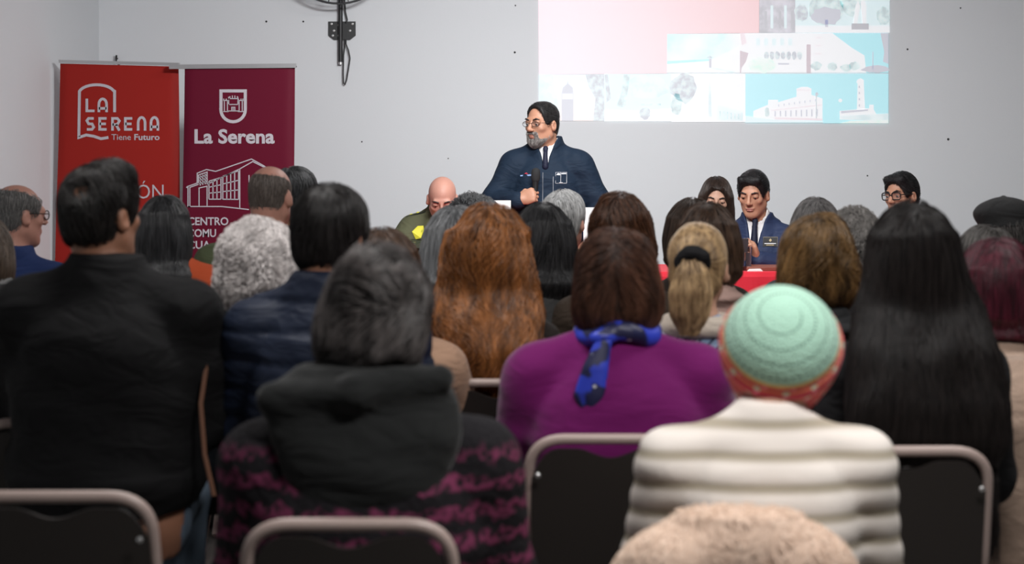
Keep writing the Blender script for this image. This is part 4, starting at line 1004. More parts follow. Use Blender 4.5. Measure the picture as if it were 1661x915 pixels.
coral = mixc(mth('MULTIPLY', mth('GREATER_THAN', band, .30), mth('GREATER_THAN', az2, .9)), coral, (.75, .12, .22))
edge = mixc(mth('LESS_THAN', pol, 1.23), coral, (.74, .52, .16)); full = mixc(mth('LESS_THAN', pol, 1.16), edge, mint); Lk(full, b.inputs['Base Color'])
vo = N('ShaderNodeTexVoronoi'); vo.inputs['Scale'].default_value = 150; Lk(tc.outputs['Object'], vo.inputs['Vector']); bp = N('ShaderNodeBump'); bp.inputs['Strength'].default_value = .6; bp.inputs['Distance'].default_value = .004
Lk(mth('ADD', vo.outputs['Distance'], mth('MULTIPLY', holes, -1.5)), bp.inputs['Height']); Lk(bp.outputs[0], b.inputs['Normal']); b.inputs['Roughness'].default_value = .9; b.inputs['Sheen Weight'].default_value = .15
o = net('crochet_hat', (V.astype(np.float32), VQ[1]), m, J['root']); o.matrix_local = Matrix(MH.tolist())
# pale fur coat over the back of that chair
YF = 3.17; x0, x1 = (985-CX)*YF/F_PX, (1408-CX)*YF/F_PX; xc, hw = (x0+x1)/2, (x1-x0)/2; zt = HC-(842-HOR)*YF/F_PX
rf = empty('fur_coat', (xc, YF, zt-.03), 'pale beige fur coat draped over a chair back below the ribbed sweater', 'coat')
s = SDF((-hw-.08, -.16, -.5), (hw+.08, .14, .09), .009); s.pad = .03
s.loft([(-.45, 0, -.02, hw*1.0, .05), (-.2, 0, -.015, hw*1.06, .065), (-.09, 0, 0, hw*1.0, .075), (-.03, 0, 0, hw*.88, .075), (.01, 0, 0, hw*.68, .065), (.035, 0, 0, hw*.4, .04)], .04)
for sx_ in (-1, 1): s.cone((sx_*hw*.55, -.04, -.06), (sx_*hw*.85, -.05, -.3), .06, .05, .05)
s.ell((-.02, -.09, -.13), (.05, .05, .06), .05, 's'); s.ell((-.10, -.10, -.12), (.06, .04, .03), .05, 's')
w = wob(31, 7, 10, 34, .8); s.disp(lambda X, Y, Z: .012*w(X, Y, Z)); VQ = s.mesh()
net('fur_body', VQ, mat('fur_base', (.62, .46, .36), .9), rf)
A = grow(s, VQ[0], 16000, .011, 3, lambda P: np.stack([P[:, 0]*1.5, P[:, 1]*0-.3, -np.ones(len(P))], 1)*.4+s.grad(P)*1.0, 5, off=(.0, .005), noise=.25, nf=(30, 120), clump=.0)
strands('fur_pile', A, .0011, hairmat('fur_strand', (.62, .46, .35), (.86, .70, .58), .8, .1), rf)

# ================================================================== second row
# -- man in the black jacket
JB = cloth('jacket_black', (.005, .005, .0056), .85, bump=.1, spec=.2)
J = seat(182, 4.42, 268, 'man with a thinning crown in a plain black jacket beside the empty chair', dict(mat=JB, e=.034, fold=.010, collar='stand', name='jacket', zlow=.57),
         'taupe folding chair holding the man in the black jacket', (-.12, .17), sw=.225, bulk=1.26, seed=3, skin='brown', hyaw=-32, hpitch=-2, hx=-.03, shz=ztop(268, 4.42)-.372, pants=('jeans_blue', (.10, .14, .19), .85))
hair(J, 'short', (.007, .006, .006), (.030, .026, .024), 'black_crop', n=3600, rad=.0009, seed=4, t=.016, patch=(.030, -.122, .076), kw=dict(noise=.5, off=(.0, .008)), shape=lambda s, J: s.ell((0, .045, .105), (.055, .05, .038), .03))
# -- man in the navy quilted jacket
def quilt(J):
    def f(X, Y, Z): return .0075*np.exp(-(((Z-.02*np.abs(X)) % .075)-.0375)**2/.00007)+0*X+0*Y
    return f
NV = cloth('quilted_navy', (.007, .013, .032), .6, bump=.06, spec=.35)
J = seat(532, 4.43, 306, 'man with thick black hair in a navy quilted jacket', dict(mat=NV, e=.034, fold=.006, collar='stand', disp=quilt, name='quilted_jacket'),
         'folding chair holding the man in the navy quilted jacket', (-.01, .06), sw=.20, bulk=1.12, seed=5, skin='brown', hyaw=-24, hpitch=6, shz=ztop(306, 4.43)-.345)
hair(J, 'short', (.007, .006, .006), (.034, .030, .029), 'black_thick', n=3600, rad=.0010, seed=6, t=.022, kw=dict(noise=.5, off=(.0, .010)), len=.055)
a = J['root'].location; MB().tube([(-.29, -.10, .96), (-.300, -.15, .84), (-.285, -.18, .72), (-.26, -.19, .62)], .006, 6).build('bag_strap', mat('strap_brown', (.16, .075, .045), .5), J['root'], True)
# -- woman in the purple coat
PU = cloth('coat_purple_wool', lin(112, 20, 96), .9, bump=.2, scale=400, sheen=.3, big=.14)
J = seat(1000, 4.45, 382, 'woman with short brown hair in a purple coat and blue knotted scarf', dict(mat=PU, e=.026, fold=.005, collar='low', pads=True, name='coat'),
         'folding chair holding the woman in the purple coat', (-.035, -.08), sw=.240, bulk=1.15, seed=7, skin='fair', female=True, shz=ztop(382, 4.45)-.345)
hair(J, 'bob', (.014, .007, .005), (.16, .07, .042), 'brown_short', n=4200, rad=.0010, seed=8, t=.026, nape=-.105, lump=.012, lf=(18, 60), hs=35, kw=dict(noise=.9, nf=(9, 35), clump=.7, guides=130, off=(.001, .014)), len=.10)
nb = J['nb']; m, nt, b = nodes('scarf_blue'); N = nt.nodes.new; Lk = nt.links.new
tc = N('ShaderNodeTexCoord'); vo = N('ShaderNodeTexVoronoi'); vo.inputs['Scale'].default_value = 22; Lk(tc.outputs['Object'], vo.inputs['Vector'])
nz = N('ShaderNodeTexNoise'); nz.inputs['Scale'].default_value = 16; Lk(tc.outputs['Object'], nz.inputs['Vector'])
q = N('ShaderNodeMapRange'); q.inputs[1].default_value = .48; q.inputs[2].default_value = .54; Lk(nz.outputs['Fac'], q.inputs[0])
c_ = mixc(q.outputs[0], (.012, .014, .06), (.025, .05, .50)); c_ = mixc(mth('LESS_THAN', vo.outputs['Distance'], .13), c_, (.6, .6, .65)); Lk(c_, b.inputs['Base Color']); b.inputs['Roughness'].default_value = .45
s = SDF(nb-np.array((.16, .2, .25)), nb+np.array((.16, .16, .12)), .0065)
for i in range(24):
    a0, a1 = 2*math.pi*i/24, 2*math.pi*(i+1)/24
    s.cone(nb+np.array((.088*math.cos(a0), -.008+.082*math.sin(a0), .012+.012*math.sin(a0*3))), nb+np.array((.088*math.cos(a1), -.008+.082*math.sin(a1), .012+.012*math.sin(a1*3))), .022, .022, .01)
s.ell(nb+np.array((-.045, -.105, .010)), (.034, .022, .020), .012)
w = wob(9, 5, 40, 120, .4); s.disp(lambda X, Y, Z: .003*w(X, Y, Z*2)); sc = net('scarf', s.mesh(), m, J['root'])
s = SDF(nb-np.array((.16, .22, .25)), nb+np.array((.06, .0, .06)), .0055); by = nb[1]-.125
for i in range(2):
    x0_, x1_ = ((-.046, -.098), (-.036, -.070))[i]
    s.loft([(nb[2]-.165, x1_+.006-.006*i, by-.012-.004*i, .010, .006), (nb[2]-.13, x1_+.004, by-.012-.006*i, .026, .008), (nb[2]-.06, (x0_+x1_)/2, by-.008, .024, .010), (nb[2]+.005, x0_, by+.014, .016, .014)][:4], .006)
net('scarf_tail', s.mesh(), m, sc)
# -- woman with very long black hair
J = seat(1478, 4.22, 336, 'woman with very long straight black hair on the chair beside the crochet hat', dict(mat=cloth('top_black', (.008, .008, .009), .85), e=.022, fold=.007, collar='low', name='black_top'),
         'folding chair holding the woman with very long black hair', (-.075, .0), sw=.168, bulk=1.0, seed=9, skin='tan', female=True, pants=('jeans_grey', (.05, .055, .065), .85), hroll=0)
hair(J, 'long', (.005, .0042, .0042), (.020, .016, .015), 'black_long', n=6500, rad=.0011, seed=10, t=.018, zlow=.74, wide=.185, wtop=.104, kw=dict(noise=.10, nf=(8, 30), clump=.6, guides=170, off=(.001, .012)), lump=.006, rough=.4, spec=.3)

# ================================================================== third row
J = seat(418, 5.05, 349, 'woman with a round head of curly white hair in a dark grey jacket', dict(mat=cloth('jacket_charcoal', (.020, .025, .030), .8), e=.024, fold=.008, collar='stand'),
         'folding chair holding the woman with curly white hair', (0, .03), sw=.19, bulk=1.08, seed=11, skin='fair', female=True, ht=.03)
hair(J, 'curly', (.36, .33, .32), (.85, .80, .78), 'curly_white', n=7000, rad=.0011, seed=12, lump=.014, lf=(40, 110), rough=.5, r=.098)
J = seat(622, 5.02, 372, 'person in a camel coat with straight brown hair, largely hidden behind the navy jacket', dict(mat=cloth('coat_camel', (.34, .21, .14), .9, sheen=.2), e=.030, fold=.005, collar='fold', name='coat'),
         'folding chair holding the person in the camel coat', (-.02, .02), sw=.185, bulk=1.05, seed=13, skin='fair', female=True, elR=(.205, .06, .70))
hair(J, 'long', (.035, .017, .010), (.12, .065, .038), 'brown_straight', n=2600, rad=.0011, seed=14, zlow=.93, wide=.10, wtop=.088, kw=dict(noise=.08, clump=.3))
J = seat(790, 5.24, 339, 'woman with long wavy auburn hair spread over her back', dict(mat=cloth('top_dark', (.018, .014, .012), .85), e=.018, fold=.006, collar='low', name='dark_top'),
         'folding chair holding the woman with auburn hair', (.035, .01), sw=.175, seed=15, skin='fair', female=True, ht=.016)
hair(J, 'long', (.030, .009, .003), (.46, .175, .050), 'auburn', n=6500, rad=.0011, seed=16, t=.026, zlow=.755, wide=.162, wtop=.122, lump=.016, lz=.8, lf=(20, 60), hs=32, kw=dict(noise=.55, nf=(10, 45), clump=.7, guides=150, wave=.5, wf=55, off=(.001, .018)), rough=.34)
# -- blonde ponytail and printed blouse
m, nt, b = nodes('blouse_geometric'); N = nt.nodes.new; Lk = nt.links.new
tc = N('ShaderNodeTexCoord'); mp = N('ShaderNodeMapping'); mp.inputs['Rotation'].default_value = (.1, .75, .2); Lk(tc.outputs['Object'], mp.inputs[0])
br = N('ShaderNodeTexBrick'); br.inputs['Scale'].default_value = 16; br.inputs['Mortar Size'].default_value = .045; br.inputs['Brick Width'].default_value = .9; br.inputs['Row Height'].default_value = .38; br.inputs['Bias'].default_value = .1
br.inputs['Color1'].default_value = (.62, .62, .62, 1); br.inputs['Color2'].default_value = (.18, .30, .50, 1); br.inputs['Mortar'].default_value = (.012, .016, .06, 1)
sx = N('ShaderNodeSeparateXYZ'); cb = N('ShaderNodeCombineXYZ'); Lk(mp.outputs[0], sx.inputs[0]); Lk(sx.outputs[0], cb.inputs[0]); Lk(sx.outputs[2], cb.inputs[1]); Lk(cb.outputs[0], br.inputs['Vector'])
Lk(br.outputs['Color'], b.inputs['Base Color']); b.inputs['Roughness'].default_value = .8
J = seat(1130, 5.0, 362, 'woman with a blonde ponytail in a white and navy printed blouse', dict(mat=m, e=.020, fold=.006, collar='low', name='blouse'),
         'folding chair holding the woman with the blonde ponytail', (0, .03), sw=.18, seed=17, skin='fair', female=True, hyaw=-14)
nb = J['nb']; s = SDF(nb-.16, nb+.16, .007)
for i in range(20):
    a0, a1 = 2*math.pi*i/20, 2*math.pi*(i+1)/20; s.cone(nb+np.array((.085*math.cos(a0), -.005+.08*math.sin(a0), .008)), nb+np.array((.085*math.cos(a1), -.005+.08*math.sin(a1), .008)), .027, .027, .012)
net('cream_collar', s.mesh(), cloth('collar_cream', (.66, .58, .49), .95, sheen=.3), J['root'])
TIE = (-.002, -.128, .030)
hair(J, 'pony', (.12, .065, .030), (.62, .43, .23), 'blonde', n=4200, rad=.0009, seed=18, t=.012, tie=TIE, kw=dict(noise=.12), rough=.38)
tp = hmat(J, TIE); hp = J['hair_ob']
s = SDF(tp-.09, tp+.09, .0055)
for i in range(10):
    a0, a1 = 2*math.pi*i/10, 2*math.pi*(i+1)/10; u = lambda a: tp+np.array((.030*math.cos(a), -.018-.010*math.sin(a), .030*math.sin(a))); s.cone(u(a0), u(a1), .019+.004*(i % 2), .019+.004*((i+1) % 2), .006)
w = wob(3, 5, 60, 150, .3); s.disp(lambda X, Y, Z: .004*w(X, Y, Z)); net('scrunchie', s.mesh(), cloth('scrunchie_black', (.006, .006, .007), .8), J['root'])
s = SDF(tp-np.array((.11, .12, .27)), tp+np.array((.11, .12, .06)), .006); s.pad = .03
s.loft([(tp[2]-.195, tp[0]-.01, tp[1]-.02, .022, .018), (tp[2]-.15, tp[0]-.01, tp[1]-.025, .048, .034), (tp[2]-.08, tp[0]-.006, tp[1]-.035, .054, .04), (tp[2]-.02, tp[0], tp[1]-.032, .036, .034), (tp[2]+.012, tp[0], tp[1]-.02, .024, .024)], .02)
w = wob(19, 6, 30, 90, .4); s.disp(lambda X, Y, Z: .004*w(X, Y, Z*.3)); VQ = s.mesh(); pt = net('ponytail', VQ, MATS['haircap_blonde'], J['root'])
strands('ponytail_strands', grow(s, VQ[0], 2400, .16, 12, lambda P: np.tile((0, 0, -1.), (len(P), 1)), 21, noise=.14, clump=.5, guides=60, off=(.001, .008), wave=.15), .0009, MATS['hair_blonde'], pt)
# -- brown hair with blonde lights
J = seat(1320, 5.0, 357, 'woman with chin-length brown hair and golden highlights in a dark jacket', dict(mat=cloth('jacket_dark_wool', (.016, .017, .018), .9), e=.028, fold=.008, collar='fold'),
         'folding chair holding the woman with golden highlights', (0, .03), sw=.19, bulk=1.05, seed=19, skin='fair', female=True)
hair(J, 'bob', (.018, .010, .006), (.32, .18, .065), 'highlights', n=4200, rad=.0010, seed=20, t=.026, nape=-.125, lump=.014, lf=(18, 60), hs=30, kw=dict(wave=.6, wf=70, noise=1.0, nf=(10, 40), clump=.7, guides=110, off=(.001, .014)), len=.12)
# -- burgundy hair, beige coat
J = seat(1612, 4.72, 396, 'woman with burgundy dyed hair in a beige coat by the picture edge', dict(mat=cloth('coat_beige', (.36, .26, .20), .95, sheen=.4, bump=.4, scale=90), e=.036, fold=.008, collar='fold', name='coat', zlow=.40, ylow=-.37, shape=lambda s, J: s.loft([(.40, 0, -.295, .235, .035), (.76, 0, -.290, .225, .040), (.83, 0, -.25, .21, .055), (.92, 0, -.16, .18, .07)], .05)),
         'folding chair holding the woman in the beige coat', (0.02, .05), sw=.235, bulk=1.1, seed=21, skin='fair', female=True, hyaw=-10)
hair(J, 'long', (.016, .006, .008), (.125, .014, .032), 'burgundy', n=4200, rad=.0011, seed=22, t=.020, zlow=.99, wide=.115, wtop=.100, lump=.007, kw=dict(noise=.5, nf=(10, 40), clump=.6, guides=110, off=(.001, .012)))

# ================================================================== rows farther forward
m, nt, b = nodes('plaid_flannel'); N = nt.nodes.new; Lk = nt.links.new
tc = N('ShaderNodeTexCoord'); sx = N('ShaderNodeSeparateXYZ'); Lk(tc.outputs['Object'], sx.inputs[0])
sq = lambda o_, f, ph: mth('LESS_THAN', mth('FRACT', mth('ADD', mth('MULTIPLY', o_, f), ph)), .5)
tt = mth('MULTIPLY', mth('ADD', sq(sx.outputs[0], 7.5, .15), sq(sx.outputs[2], 7.5, .3)), .5)
rp = N('ShaderNodeValToRGB'); rp.color_ramp.elements[0].color = (.012, .012, .013, 1); rp.color_ramp.elements[1].color = (.66, .66, .66, 1); e_ = rp.color_ramp.elements.new(.5); e_.color = (.13, .13, .13, 1); rp.color_ramp.interpolation = 'CONSTANT'
rp.color_ramp.elements[1].position = .4; rp.color_ramp.elements[2].position = .8
Lk(tt, rp.inputs[0]); Lk(rp.outputs[0], b.inputs['Base Color']); b.inputs['Roughness'].default_value = .9
J = seat(-28, 5.55, 352, 'person in a black and white checked shirt cut off by the picture edge', dict(mat=m, e=.022, fold=.006, collar='low', name='checked_shirt'),
         'folding chair holding the person in the checked shirt', (0, .03), sw=.20, seed=23, skin='tan', far=1, shz=.95)
hair(J, 'bob', (.035, .022, .015), (.10, .07, .05), 'brown_plain', n=1500, rad=.0014, seed=24, t=.018)
J = seat(268, 6.2, 316, 'woman with long straight black hair in an orange vest before the banners', dict(mat=cloth('vest_orange', lin(176, 74, 40), .8), e=.020, fold=.006, collar='low', name='orange_vest', sleeve=.06),
         'folding chair holding the woman in the orange vest', (0, .03), sw=.185, seed=25, skin='tan', female=True, far=1, shz=.965)
s = SDF((-.36, -.2, .45), (.36, .5, 1.12), .014); arms(s, J, .012); net('sleeves', s.mesh(), cloth('sleeve_dark', (.02, .012, .016), .85), J['root'])
hair(J, 'long', (.009, .009, .010), (.055, .056, .06), 'black_sleek', n=3600, rad=.0012, seed=26, t=.012, zlow=.95, wide=.098, wtop=.086, dx=.02, kw=dict(noise=.05, clump=.3, guides=120, off=(.001, .006)), rough=.3)
J = seat(24, 6.7, 294, 'man with grey hair, bald crown and glasses in a navy sweater', dict(mat=cloth('sweater_navy', (.018, .035, .115), .9), e=.024, fold=.006, collar='stand', name='sweater'),
         'folding chair holding the grey-haired man in the navy sweater', (0, .03), sw=.20, bulk=1.15, seed=27, skin='rosy', far=1, detail=True, hyaw=-48, hpitch=4)
hair(J, 'fringe', (.10, .10, .10), (.30, .29, .28), 'grey_fringe', n=1800, rad=.0010, seed=28, t=.010, bald=.070)
glasses(J, mat('glasses_black', (.01, .01, .011), .35))
J = seat(437, 6.6, 269, 'bald man with a dark stubble fringe in an olive jacket before the maroon banner', dict(mat=cloth('jacket_olive', (.085, .105, .055), .85), e=.030, fold=.008, collar='stand'),
         'folding chair holding the bald man in the olive jacket', (0, .03), sw=.225, bulk=1.2, seed=29, skin='rosy', far=1, hyaw=-18, hpitch=4, ht=.0)
hair(J, 'fringe', (.09, .07, .06), (.20, .17, .15), 'stubble', n=1600, rad=.0009, seed=30, t=.0015, bald=.110, lump=.001, kw=dict(off=(.0, .002)))
J = seat(477, 7.35, 273, 'man with black hair peeking out beside the bald man in olive', dict(mat=cloth('jacket_black2', (.012, .012, .014), .8), e=.024, fold=.006, collar='stand'),
         'folding chair holding the man beside the bald one', (0, .03), sw=.20, seed=31, skin='brown', far=1, hyaw=-30)
hair(J, 'short', (.008, .008, .009), (.05, .05, .052), 'black_gloss', n=1800, rad=.0011, seed=32, t=.018, kw=dict(noise=.6))
J = seat(738, 5.95, 336, 'woman with long steel grey hair behind the auburn hair', dict(mat=cloth('coat_offwhite', (.50, .47, .43), .9), e=.022, fold=.006, collar='fold', name='coat'),
         'folding chair holding the woman with steel grey hair', (0, .03), sw=.18, seed=33, skin='fair', female=True, far=1, hroll=0, ht=.016)
hair(J, 'long', (.075, .08, .085), (.34, .35, .36), 'steel_grey', n=3400, rad=.0012, seed=34, t=.018, zlow=.96, wide=.150, wtop=.105, dx=-.02, kw=dict(noise=.18, clump=.5, guides=100, off=(.001, .010)))
J = seat(768, 7.35, 313, 'person with glossy black curly hair below the speaker', dict(mat=cloth('top_grey', (.03, .03, .033), .85), e=.02, fold=.006, collar='low'),
         'folding chair holding the person with black curly hair', (0, .03), sw=.18, seed=35, skin='tan', far=1, ht=.03)
hair(J, 'curly', (.008, .008, .009), (.06, .06, .063), 'black_curly', n=2600, rad=.0013, seed=36, r=.104, lump=.009)
J = seat(880, 6.35, 331, 'woman with long loose black hair in a grey jacket', dict(mat=cloth('jacket_grey_felt', (.055, .055, .055), .9), e=.026, fold=.006, collar='low'),
         'folding chair holding the woman with loose black hair', (.02, .03), sw=.185, seed=37, skin='tan', female=True, far=1, hyaw=6, ht=.016)
hair(J, 'long', (.009, .009, .010), (.055, .055, .058), 'black_loose', n=3400, rad=.0012, seed=38, t=.018, zlow=.905, wide=.115, wtop=.100, dx=.02, kw=dict(noise=.25, clump=.6, guides=90, off=(.001, .012)))
J = seat(912, 7.2, 309, 'man with short silver hair in an olive collar below the speaker', dict(mat=cloth('jacket_olive_dark', (.07, .07, .03), .85), e=.028, fold=.006, collar='stand'),
         'folding chair holding the man with silver hair', (0, .03), sw=.20, seed=39, skin='rosy', far=1, hyaw=-24, ht=.014)
hair(J, 'short', (.17, .17, .165), (.52, .51, .50), 'silver', n=2600, rad=.0010, seed=40, t=.016, kw=dict(noise=.35), len=.06)
J = seat(1006, 5.9, 321, 'woman with wavy reddish brown bobbed hair', dict(mat=cloth('jacket_brown', (.04, .028, .02), .9), e=.022, fold=.006, collar='low'),
         'folding chair holding the woman with reddish brown bob', (0, .03), sw=.18, seed=41, skin='fair', female=True, far=1, ht=.016)
hair(J, 'bob', (.022, .009, .005), (.14, .058, .028), 'chestnut', n=3600, rad=.0012, seed=42, t=.028, nape=-.10, lump=.012, lf=(25, 80), kw=dict(noise=1.0, nf=(14, 50), clump=.6, guides=160, off=(.001, .014), wave=.4), len=.10)
J = seat(1146, 5.9, 331, 'woman with centre-parted brown hair in a pale pink coat', dict(mat=cloth('coat_pink_beige', (.42, .28, .24), .9), e=.028, fold=.006, collar='fold', name='coat'),
         'folding chair holding the woman in the pale pink coat', (0, .03), sw=.175, seed=43, skin='fair', female=True, far=1, ht=.016)
hair(J, 'long', (.018, .010, .007), (.11, .06, .035), 'brown_parted', n=3000, rad=.0012, seed=44, t=.020, zlow=1.0, wide=.10, wtop=.100, kw=dict(noise=.22, clump=.5, guides=90))
J = seat(1122, 6.7, 324, 'woman with brown hair directly behind the centre-parted one', dict(mat=cloth('top_brown', (.03, .022, .018), .9), e=.02, fold=.006, collar='low'),
         'folding chair holding the hidden brown-haired woman', (0, .03), sw=.175, seed=45, skin='fair', female=True, far=1, ht=.016)
hair(J, 'long', (.018, .011, .008), (.09, .055, .036), 'brown_far', n=2200, rad=.0013, seed=46, t=.018, zlow=.98, wide=.105, wtop=.095, kw=dict(noise=.2, clump=.4))
J = seat(1322, 6.9, 322, 'woman with smooth grey bobbed hair behind the golden highlights', dict(mat=cloth('coat_slate', (.04, .042, .045), .9), e=.022, fold=.006, collar='low'),
         'folding chair holding the woman with smooth grey hair', (-.02, .03), sw=.17, seed=47, skin='fair', female=True, far=1, ht=.016)
hair(J, 'bob', (.085, .08, .078), (.30, .285, .28), 'smooth_grey', n=2800, rad=.0011, seed=48, t=.018, kw=dict(noise=.25, clump=.4))
J = seat(1384, 5.95, 334, 'woman with curly grey hair beside the long black hair', dict(mat=cloth('coat_black3', (.012, .012, .013), .9), e=.022, fold=.006, collar='low'),
         'folding chair holding the woman with curly grey hair', (.04, .03), sw=.16, seed=49, skin='fair', female=True, far=1, ht=.03)
hair(J, 'curly', (.09, .085, .08), (.36, .34, .32), 'curly_grey', n=3600, rad=.0011, seed=50, r=.088, lump=.012, lf=(40, 110))
J = seat(1598, 5.85, 367, 'woman with short black and grey hair below the grey cap', dict(mat=cloth('jacket_magenta', (.20, .012, .075), .85), e=.024, fold=.006, collar='fold'),
         'folding chair holding the woman with black and grey hair', (0, .03), sw=.18, seed=51, skin='tan', female=True, far=1, ht=.016)
hair(J, 'bob', (.014, .012, .011), (.15, .14, .13), 'salt_pepper', n=3200, rad=.0012, seed=52, t=.022, nape=-.11, kw=dict(noise=.5, clump=.6, guides=90))
J = seat(1628, 6.75, 318, 'man in a soft dark grey flat cap and navy jacket', dict(mat=cloth('jacket_navy2', (.016, .022, .04), .85), e=.026, fold=.006, collar='stand'),
         'folding chair holding the man in the grey cap', (0, .03), sw=.20, seed=53, skin='tan', far=1, ht=.02)
hair(J, 'fringe', (.05, .048, .046), (.20, .19, .18), 'cap_hair', n=1200, rad=.0011, seed=54, t=.010, bald=.075)
hc = hmat(J, (0, .0, .035)); s = SDF(hc-.2, hc+.2, .007); s.M = J['M'] @ mat4(rot(0, 8), (0, .0, .045))
s.ell((0, .0, .03), (.115, .135, .062), .02); s.loft([(-.035, 0, -.005, .093, .112), (.03, 0, 0, .108, .128)], .02); s.ell((0, .13, -.005), (.075, .06, .010), .015); s.ell((0, 0, .091), (.012, .012, .007), .006)
w = wob(77, 6, 18, 60, .5); s.disp(lambda X, Y, Z: .004*w(X, Y, Z)); net('flat_cap', s.mesh(), cloth('cap_grey', (.040, .041, .042), .9, bump=.3), J['root'])
# ================================================================== at the table, facing the room
YP = 9.62
def badge(J, name, poly, m, parent, lift=.003):
    """thin plate lying on the chest: poly in local x, z"""
    F = J['field']; vs = []
    for x, z in poly:
        ys = np.linspace(.30, -.05, 180); d, _ = F.sample(np.stack([np.full(180, x), ys, np.full(180, z)], 1)); k = max(1, int(np.argmax(d < 0))); yy = ys[k-1]+(ys[k]-ys[k-1])*d[k-1]/(d[k-1]-d[k]); vs.append((x, yy+lift+.0015, z))
    n = len(vs); mm = MB(); mm.add(vs+[(a, b-.004, c) for a, b, c in vs], [tuple(range(n)), tuple(range(2*n-1, n-1, -1))]+[(i, n+i, n+(i+1) % n, (i+1) % n) for i in range(n)])
    return mm.build(name, m, parent)
def rect(x0, x1, z0, z1): return [(x0, z0), (x0, z1), (x1, z1), (x1, z0)]
def line(J, name, pts, w, m, parent):
    F = J['field']; out = []
    for x, z in pts:
        ys = np.linspace(.30, -.05, 180); d, _ = F.sample(np.stack([np.full(180, x), ys, np.full(180, z)], 1)); k = max(1, int(np.argmax(d < 0))); out.append((x, ys[k-1]+(ys[k]-ys[k-1])*d[k-1]/(d[k-1]-d[k])+.0025, z))
    return MB().tube(out, w, 6).build(name, m, parent, True)
NAVY = cloth('softshell_navy', (.0075, .017, .034), .75, bump=.05, spec=.2)
WHITE = cloth('shirt_white', (.72, .70, .70), .8, bump=.05)
THREAD = mat('thread_white', (.62, .63, .66), .7)
# -- the standing speaker
top = ztop(165, YP)-.008; shz = top-.335
J = person(dict(loc=at(886, YP), top=top, label='standing bearded man in a navy jacket speaking into a microphone', coat=dict(mat=NAVY, e=.026, fold=.008, collar='stand', vee=.09, step=.007, sleeve=.93, zlow=.80),
     stand=True, front=True, yaw=176, skin='tan', sw=.200, bulk=1.12, belly=.03, hyaw=-36, hpitch=2, hx=.01, seed=60, backy=-.02, shz=shz,
     elR=(.295, .04, shz-.205), wrR=(.135, .225, shz-.195), handR='grip', hfwR=(-.9, .15, .35), palmR=(-.25, -.9, -.2), elL=(-.30, -.02, shz-.25), wrL=(-.245, .12, shz-.42), pants=('trousers_dark', (.012, .013, .018), .8)))
JS = J; face(J)
glasses(J, mat('glasses_black', (.01, .01, .011), .35), .025, .0150, .0015)
hair(J, 'short', (.008, .008, .009), (.050, .048, .047), 'speaker_hair', n=3000, rad=.0008, seed=61, t=.008, fh=.030, hstep=.004, kw=dict(noise=.25, off=(.0, .005), clump=.4), len=.05, flow=lambda J: (lambda P: np.tile(J['R'] @ np.array((.5, -1, -.25)), (len(P), 1))))
def beard(J, c1, c2, nm):
    s = SDF(J['hc']-.16, J['hc']+.16, .0035); s.pad = .02; s.M = J['M']
    s.ell((0, .062, -.094), (.036, .034, .034), .012); s.cone((-.028, .092, -.044), (.028, .092, -.044), .0075, .0075, .01)
    for x in (-1, 1): s.cone((x*.052, .015, -.062), (x*.03, .062, -.090), .0165, .020, .012); s.cone((x*.028, .088, -.045), (x*.028, .078, -.085), .0085, .012, .01)
    s.ell((0, .100, -.061), (.021, .022, .011), .006, 's'); s.M = None; VQ = s.mesh(); b_ = net('beard', VQ, mat('beardcap_'+nm, c1, .8), J['root'])
    strands('beard_strands', grow(s, VQ[0], 1500, .018, 4, lambda P: np.tile(J['R'] @ np.array((0, .35, -1.)), (len(P), 1)), 63, off=(0, .003), noise=.3, clump=.2), .0006, hairmat('beard_'+nm, c1, c2), b_)
beard(J, (.07, .06, .055), (.40, .38, .36), 'grey')
R0 = J['root']; nb = J['nb']
s = SDF(nb-np.array((.3, .2, .26)), nb+np.array((.3, .25, .12)), .007)
s.cone(nb+np.array((0, 0, -.03)), nb+np.array((0, .016, .034)), .074, .066, .015); torso(s, J, .013); s.plane((0, 0, -1), (0, 0, nb[2]-.24))
s.cone(nb+np.array((0, .02, .02)), nb+np.array((0, .05, .10)), .056, .06, .008, 's'); net('shirt', s.mesh(), WHITE, R0)
s = SDF(nb-np.array((.1, .1, .25)), nb+np.array((.1, .25, .1)), .005); s.cone(nb+np.array((0, .088, -.008)), nb+np.array((0, .098, -.035)), .015, .011, .008); s.cone(nb+np.array((0, .110, -.035)), nb+np.array((0, .128, -.11)), .012, .018, .01); net('necktie', s.mesh(), cloth('tie_navy', (.010, .012, .030), .6), R0)
d = J['wrR']-J['elR']; d = d/np.linalg.norm(d); a = J['wrR']-d*.045
MB().tube([a-d*.03, a, J['wrR']-d*.012, J['wrR']-d*.004], [.034, .0385, .0375, .034], 18).build('shirt_cuff', WHITE, R0, True)
line(J, 'zipper', [(.012, nb[2]-.14-i*.02) for i in range(14)], .0022, mat('zip_grey', (.10, .11, .13), .4), R0)
line(J, 'pocket_zip', [(-.045, shz-.07-i*.02) for i in range(10)], .0014, mat('zip_pale', (.30, .32, .35), .4), R0)
cx_, cz_ = -.088, shz-.075
for nm_, pts in (('badge_outline', [(cx_-.030, cz_-.032), (cx_+.030, cz_-.032), (cx_+.030, cz_+.028), (cx_-.030, cz_+.028), (cx_-.030, cz_-.032)]), ('badge_divider', [(cx_+.002, cz_-.032), (cx_+.002, cz_+.028)])): line(J, nm_, pts, .0011, THREAD, R0)
